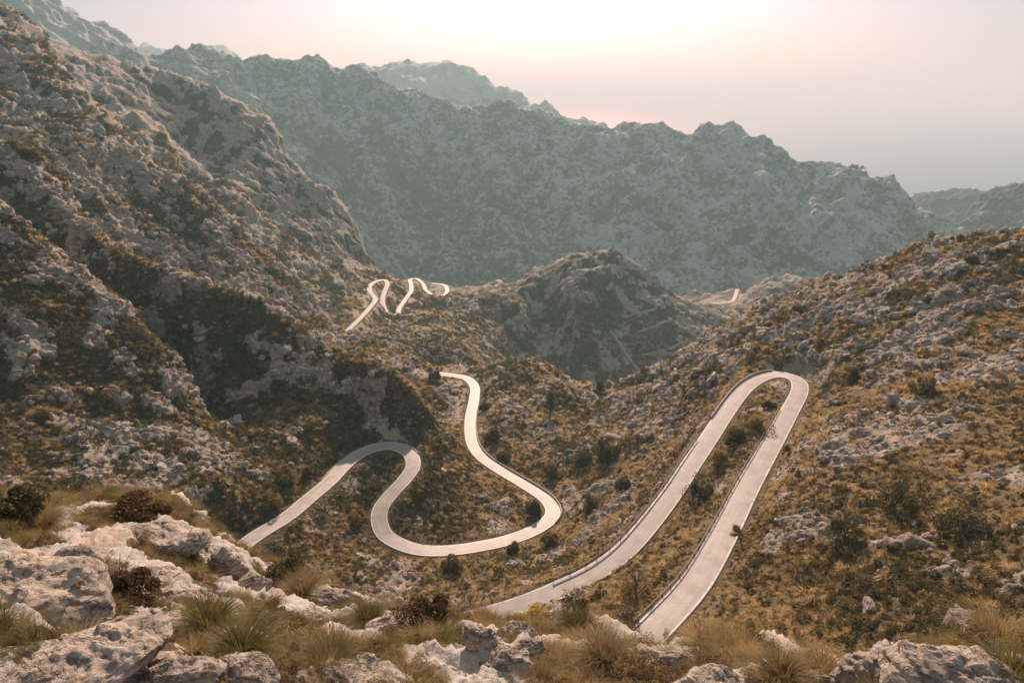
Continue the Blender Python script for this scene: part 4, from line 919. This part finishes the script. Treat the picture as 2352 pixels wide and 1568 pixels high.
def wall(name, key, i0, i1, side, off, label, top=.45, deep=1.6, thick=.32, group='low walls along the mountain road', mat=None):
    path, L = side_line(key, i0, i1, side, off); c = path[0].copy(); path = path - c; rng = np.random.default_rng(i0 + 5); path[:, 2] += perlin(path + 9, 2.5, 4) * .04
    o = part(name, pymesh(name, extrude(path, [(-thick / 2, -deep), (-thick / 2, top - .05), (-thick / 2 + .05, top), (thick / 2 - .05, top), (thick / 2, top - .05), (thick / 2 + .1, -deep)]), mat or M_STONE), None, tuple(c)); tag(o, label, 'wall', group)
wall('parapet_wall', 'hairpin', 11, 15, 1, 2.25, 'stone parapet round the outer left of the hairpin bend')
wall('parapet_wall', 'hairpin', 36, 41, -1, 2.2, 'low kerb wall round the outside of the shaded first bend', .22)
wall('parapet_wall', 'hairpin', 55, 59, 1, 2.22, 'stone parapet on the far side of the road leading to the wide right-hand bend', .5)
wall('parapet_wall', 'hairpin', 59, 65, 1, 2.22, 'stone parapet on the right of the middle road between its two curves', .5)
for a, b, s, lab in [(1, 5, 1, 'retaining wall under the lowest leg of the distant switchbacks'), (8, 11, 1, 'curved wall round the first distant bend'), (12, 14, -1, 'pale wall on the inner side of the second distant leg'), (15, 19, 1, 'retaining wall under the lower distant bend'), (19, 23, 1, 'pale wall along the third distant leg'), (27, 31, 1, 'low wall round the last distant bend')]:
    wall('retaining_wall', 'switchback', a, b, s, 2.12, lab, .45, 3.0, .3, 'walls of the distant switchbacks')
g = on_main(1119, 1402); pth, _ = side_line('hairpin', 23, 25, 1, 2.4); g = pth[np.argmin(np.abs(CX + FPX * pth[:, 0] / (pth[:, 1] * CP - pth[:, 2] * SP) - 1119))]
root = empty('marker_post', tuple(g), 'white roadside marker post with an amber top at the lower end of the fenced road', 'marker post')
part('post_body', pymesh('post_body', join([boxg(0, 0, .35, .16, .12, 1.1), boxg(0, 0, .70, .165, .125, .04)]), M_WHITE), root); part('reflector', pymesh('reflector', join([boxg(0, 0, 1.03, .20, .14, .24), boxg(0, 0, 1.17, .14, .10, .04)]), M_AMBER), root)

FARV = MV[np.hypot(MV[..., 0], MV[..., 1]) > 470]
def on_knoll(x, y): return view_hit(FARV, x, y, 5)
def drystone(pts, label, h=.9, w=.7, surf=on_knoll):
    q = [surf(x, y) for x, y in pts]; q = smooth_path(q, 6); rng = np.random.default_rng(int(pts[0][0])); V, F = [], []
    d = np.r_[0, np.cumsum(np.linalg.norm(np.diff(q, axis=0), axis=1))]; n = int(d[-1] / .7) + 2; u = np.linspace(0, d[-1], n); p = np.stack([np.interp(u, d, q[:, i]) for i in range(3)], 1); c = p[0].copy(); p -= c
    p[:, 2] += rng.normal(0, .08, n) * h
    o = part('drystone_wall', pymesh('drystone_wall', extrude(p, [(-w / 2, -1.5), (-w / 2 * .8, h * .9), (0, h), (w / 2 * .8, h * .9), (w / 2, -1.5)]), M_STONE), None, tuple(c)); tag(o, label, 'wall', 'old drystone walls on the terraced slope')
drystone([(1400, 760), (1425, 790), (1455, 830), (1488, 868)], 'long diagonal drystone wall running down the terraced slope', 1.6, 1.4)
TW = [([(1433,790),(1470,785),(1495,783)],'short terrace wall high on the green slope right of the diagonal wall'), ([(1458,760),(1500,745),(1540,733)],'sloping terrace wall near the top of the green slope'), ([(1475,812),(1530,800),(1560,790),(1585,780)],'long broken terrace wall across the middle of the green slope'), ([(1475,850),(1500,848),(1535,845)],'lowest terrace wall right of the diagonal wall'), ([(1440,725),(1480,712),(1510,705)],'topmost terrace wall under the knoll'), ([(1350,850),(1380,855),(1410,865)],'terrace wall low on the slope left of the diagonal wall'), ([(1560,818),(1590,800),(1610,775),(1630,760)],'footpath wall climbing toward the distant road'), ([(1470,828),(1490,827),(1520,827)],'terrace wall just above the lowest one')]
for pts, lab in TW: drystone(pts, lab, 1.0, .9)

# a small red car waiting at the far end of the visible switchback leg
def car():
    g = ROAD3['switchback'][8].copy(); t = ROAD3['switchback'][12] - ROAD3['switchback'][6]; a = math.atan2(t[1], t[0])
    g[:2] += np.array([-math.sin(a), math.cos(a)]) * 1.1; g[2] += .06
    root = empty('parked_car', tuple(g), 'small red car at the left edge of the lowest distant switchback leg', 'car'); root.rotation_euler = (0, 0, a); root.scale = (.75, .75, .75)
    red = plain_mat('red_car_paint', (.45, .04, .02), (.42, .035, .02), .3, 2, .1, 0); gl = plain_mat('car_glass', (.03, .035, .04), None, .08, 2); rub = plain_mat('tyre_rubber', (.02, .02, .02), None, .85, 9); lam = plain_mat('lamp_glass', (.6, .6, .55), None, .2, 3)
    def loft(secs):
        V, F = [], []; m = len(secs[0][1])
        for x, pr in secs: V += [(x, y, z) for y, z in pr]
        for i in range(len(secs) - 1):
            for k in range(m): F.append((i * m + k, i * m + (k + 1) % m, (i + 1) * m + (k + 1) % m, (i + 1) * m + k))
        F += [tuple(range(m))[::-1], tuple((len(secs) - 1) * m + k for k in range(m))]; return V, F
    def sec(w, z0, z1): return [(-w, z0), (-w, z1 - .12), (-w + .1, z1), (w - .1, z1), (w, z1 - .12), (w, z0)]
    part('body', pymesh('body', loft([(-1.95, sec(.70, .35, .75)), (-1.8, sec(.82, .25, .88)), (-.6, sec(.85, .22, .92)), (.7, sec(.85, .22, .90)), (1.7, sec(.80, .25, .78)), (1.95, sec(.66, .35, .62))]), red), root)
    part('cabin', pymesh('cabin', loft([(-1.7, sec(.70, .88, .95)), (-1.2, sec(.66, .88, 1.40)), (.2, sec(.64, .88, 1.42)), (.95, sec(.68, .88, .93))]), gl), root)
    part('roof', pymesh('roof', loft([(-1.2, sec(.60, 1.40, 1.46)), (.15, sec(.58, 1.42, 1.48))]), red), root)
    for x in (-1.2, 1.2):
        for y in (-.8, .8):
            V = [(x + .31 * math.cos(i * math.pi / 8), y + s * .1, .31 + .31 * math.sin(i * math.pi / 8)) for s in (-1, 1) for i in range(16)]; F = [(i, (i + 1) % 16, 16 + (i + 1) % 16, 16 + i) for i in range(16)] + [tuple(range(16))[::-1], tuple(range(16, 32))]
            part('wheel', pymesh('wheel', (V, F), rub), root)
    for y in (-.55, .55): part('headlight', pymesh('headlight', boxg(1.90, y, .60, .12, .26, .14), lam), root)
car()

# ------------------------------------------------------------------ haze over the whole scene
m, t = newmat('haze'); b = NB(t); pv = b.n('ShaderNodeVolumePrincipled'); pv.inputs['Color'].default_value = (.36, .56, .60, 1); pv.inputs['Absorption Color'].default_value = (.32, .03, .04, 1); pv.inputs['Density'].default_value = 1.5 / 6900.0; pv.inputs['Anisotropy'].default_value = .2
b.n('ShaderNodeOutputMaterial', i={'Volume': pv.outputs[0]})
V, F = boxg(0, 43000, (SEA_Z - 1.5 + 390) / 2, 170000, 92200, 390 - (SEA_Z - 1.5)); hz = part('haze', pymesh('haze', (V, F), m)); tag(hz, kind='stuff')
print('script done', round(time.time() - T0, 1))
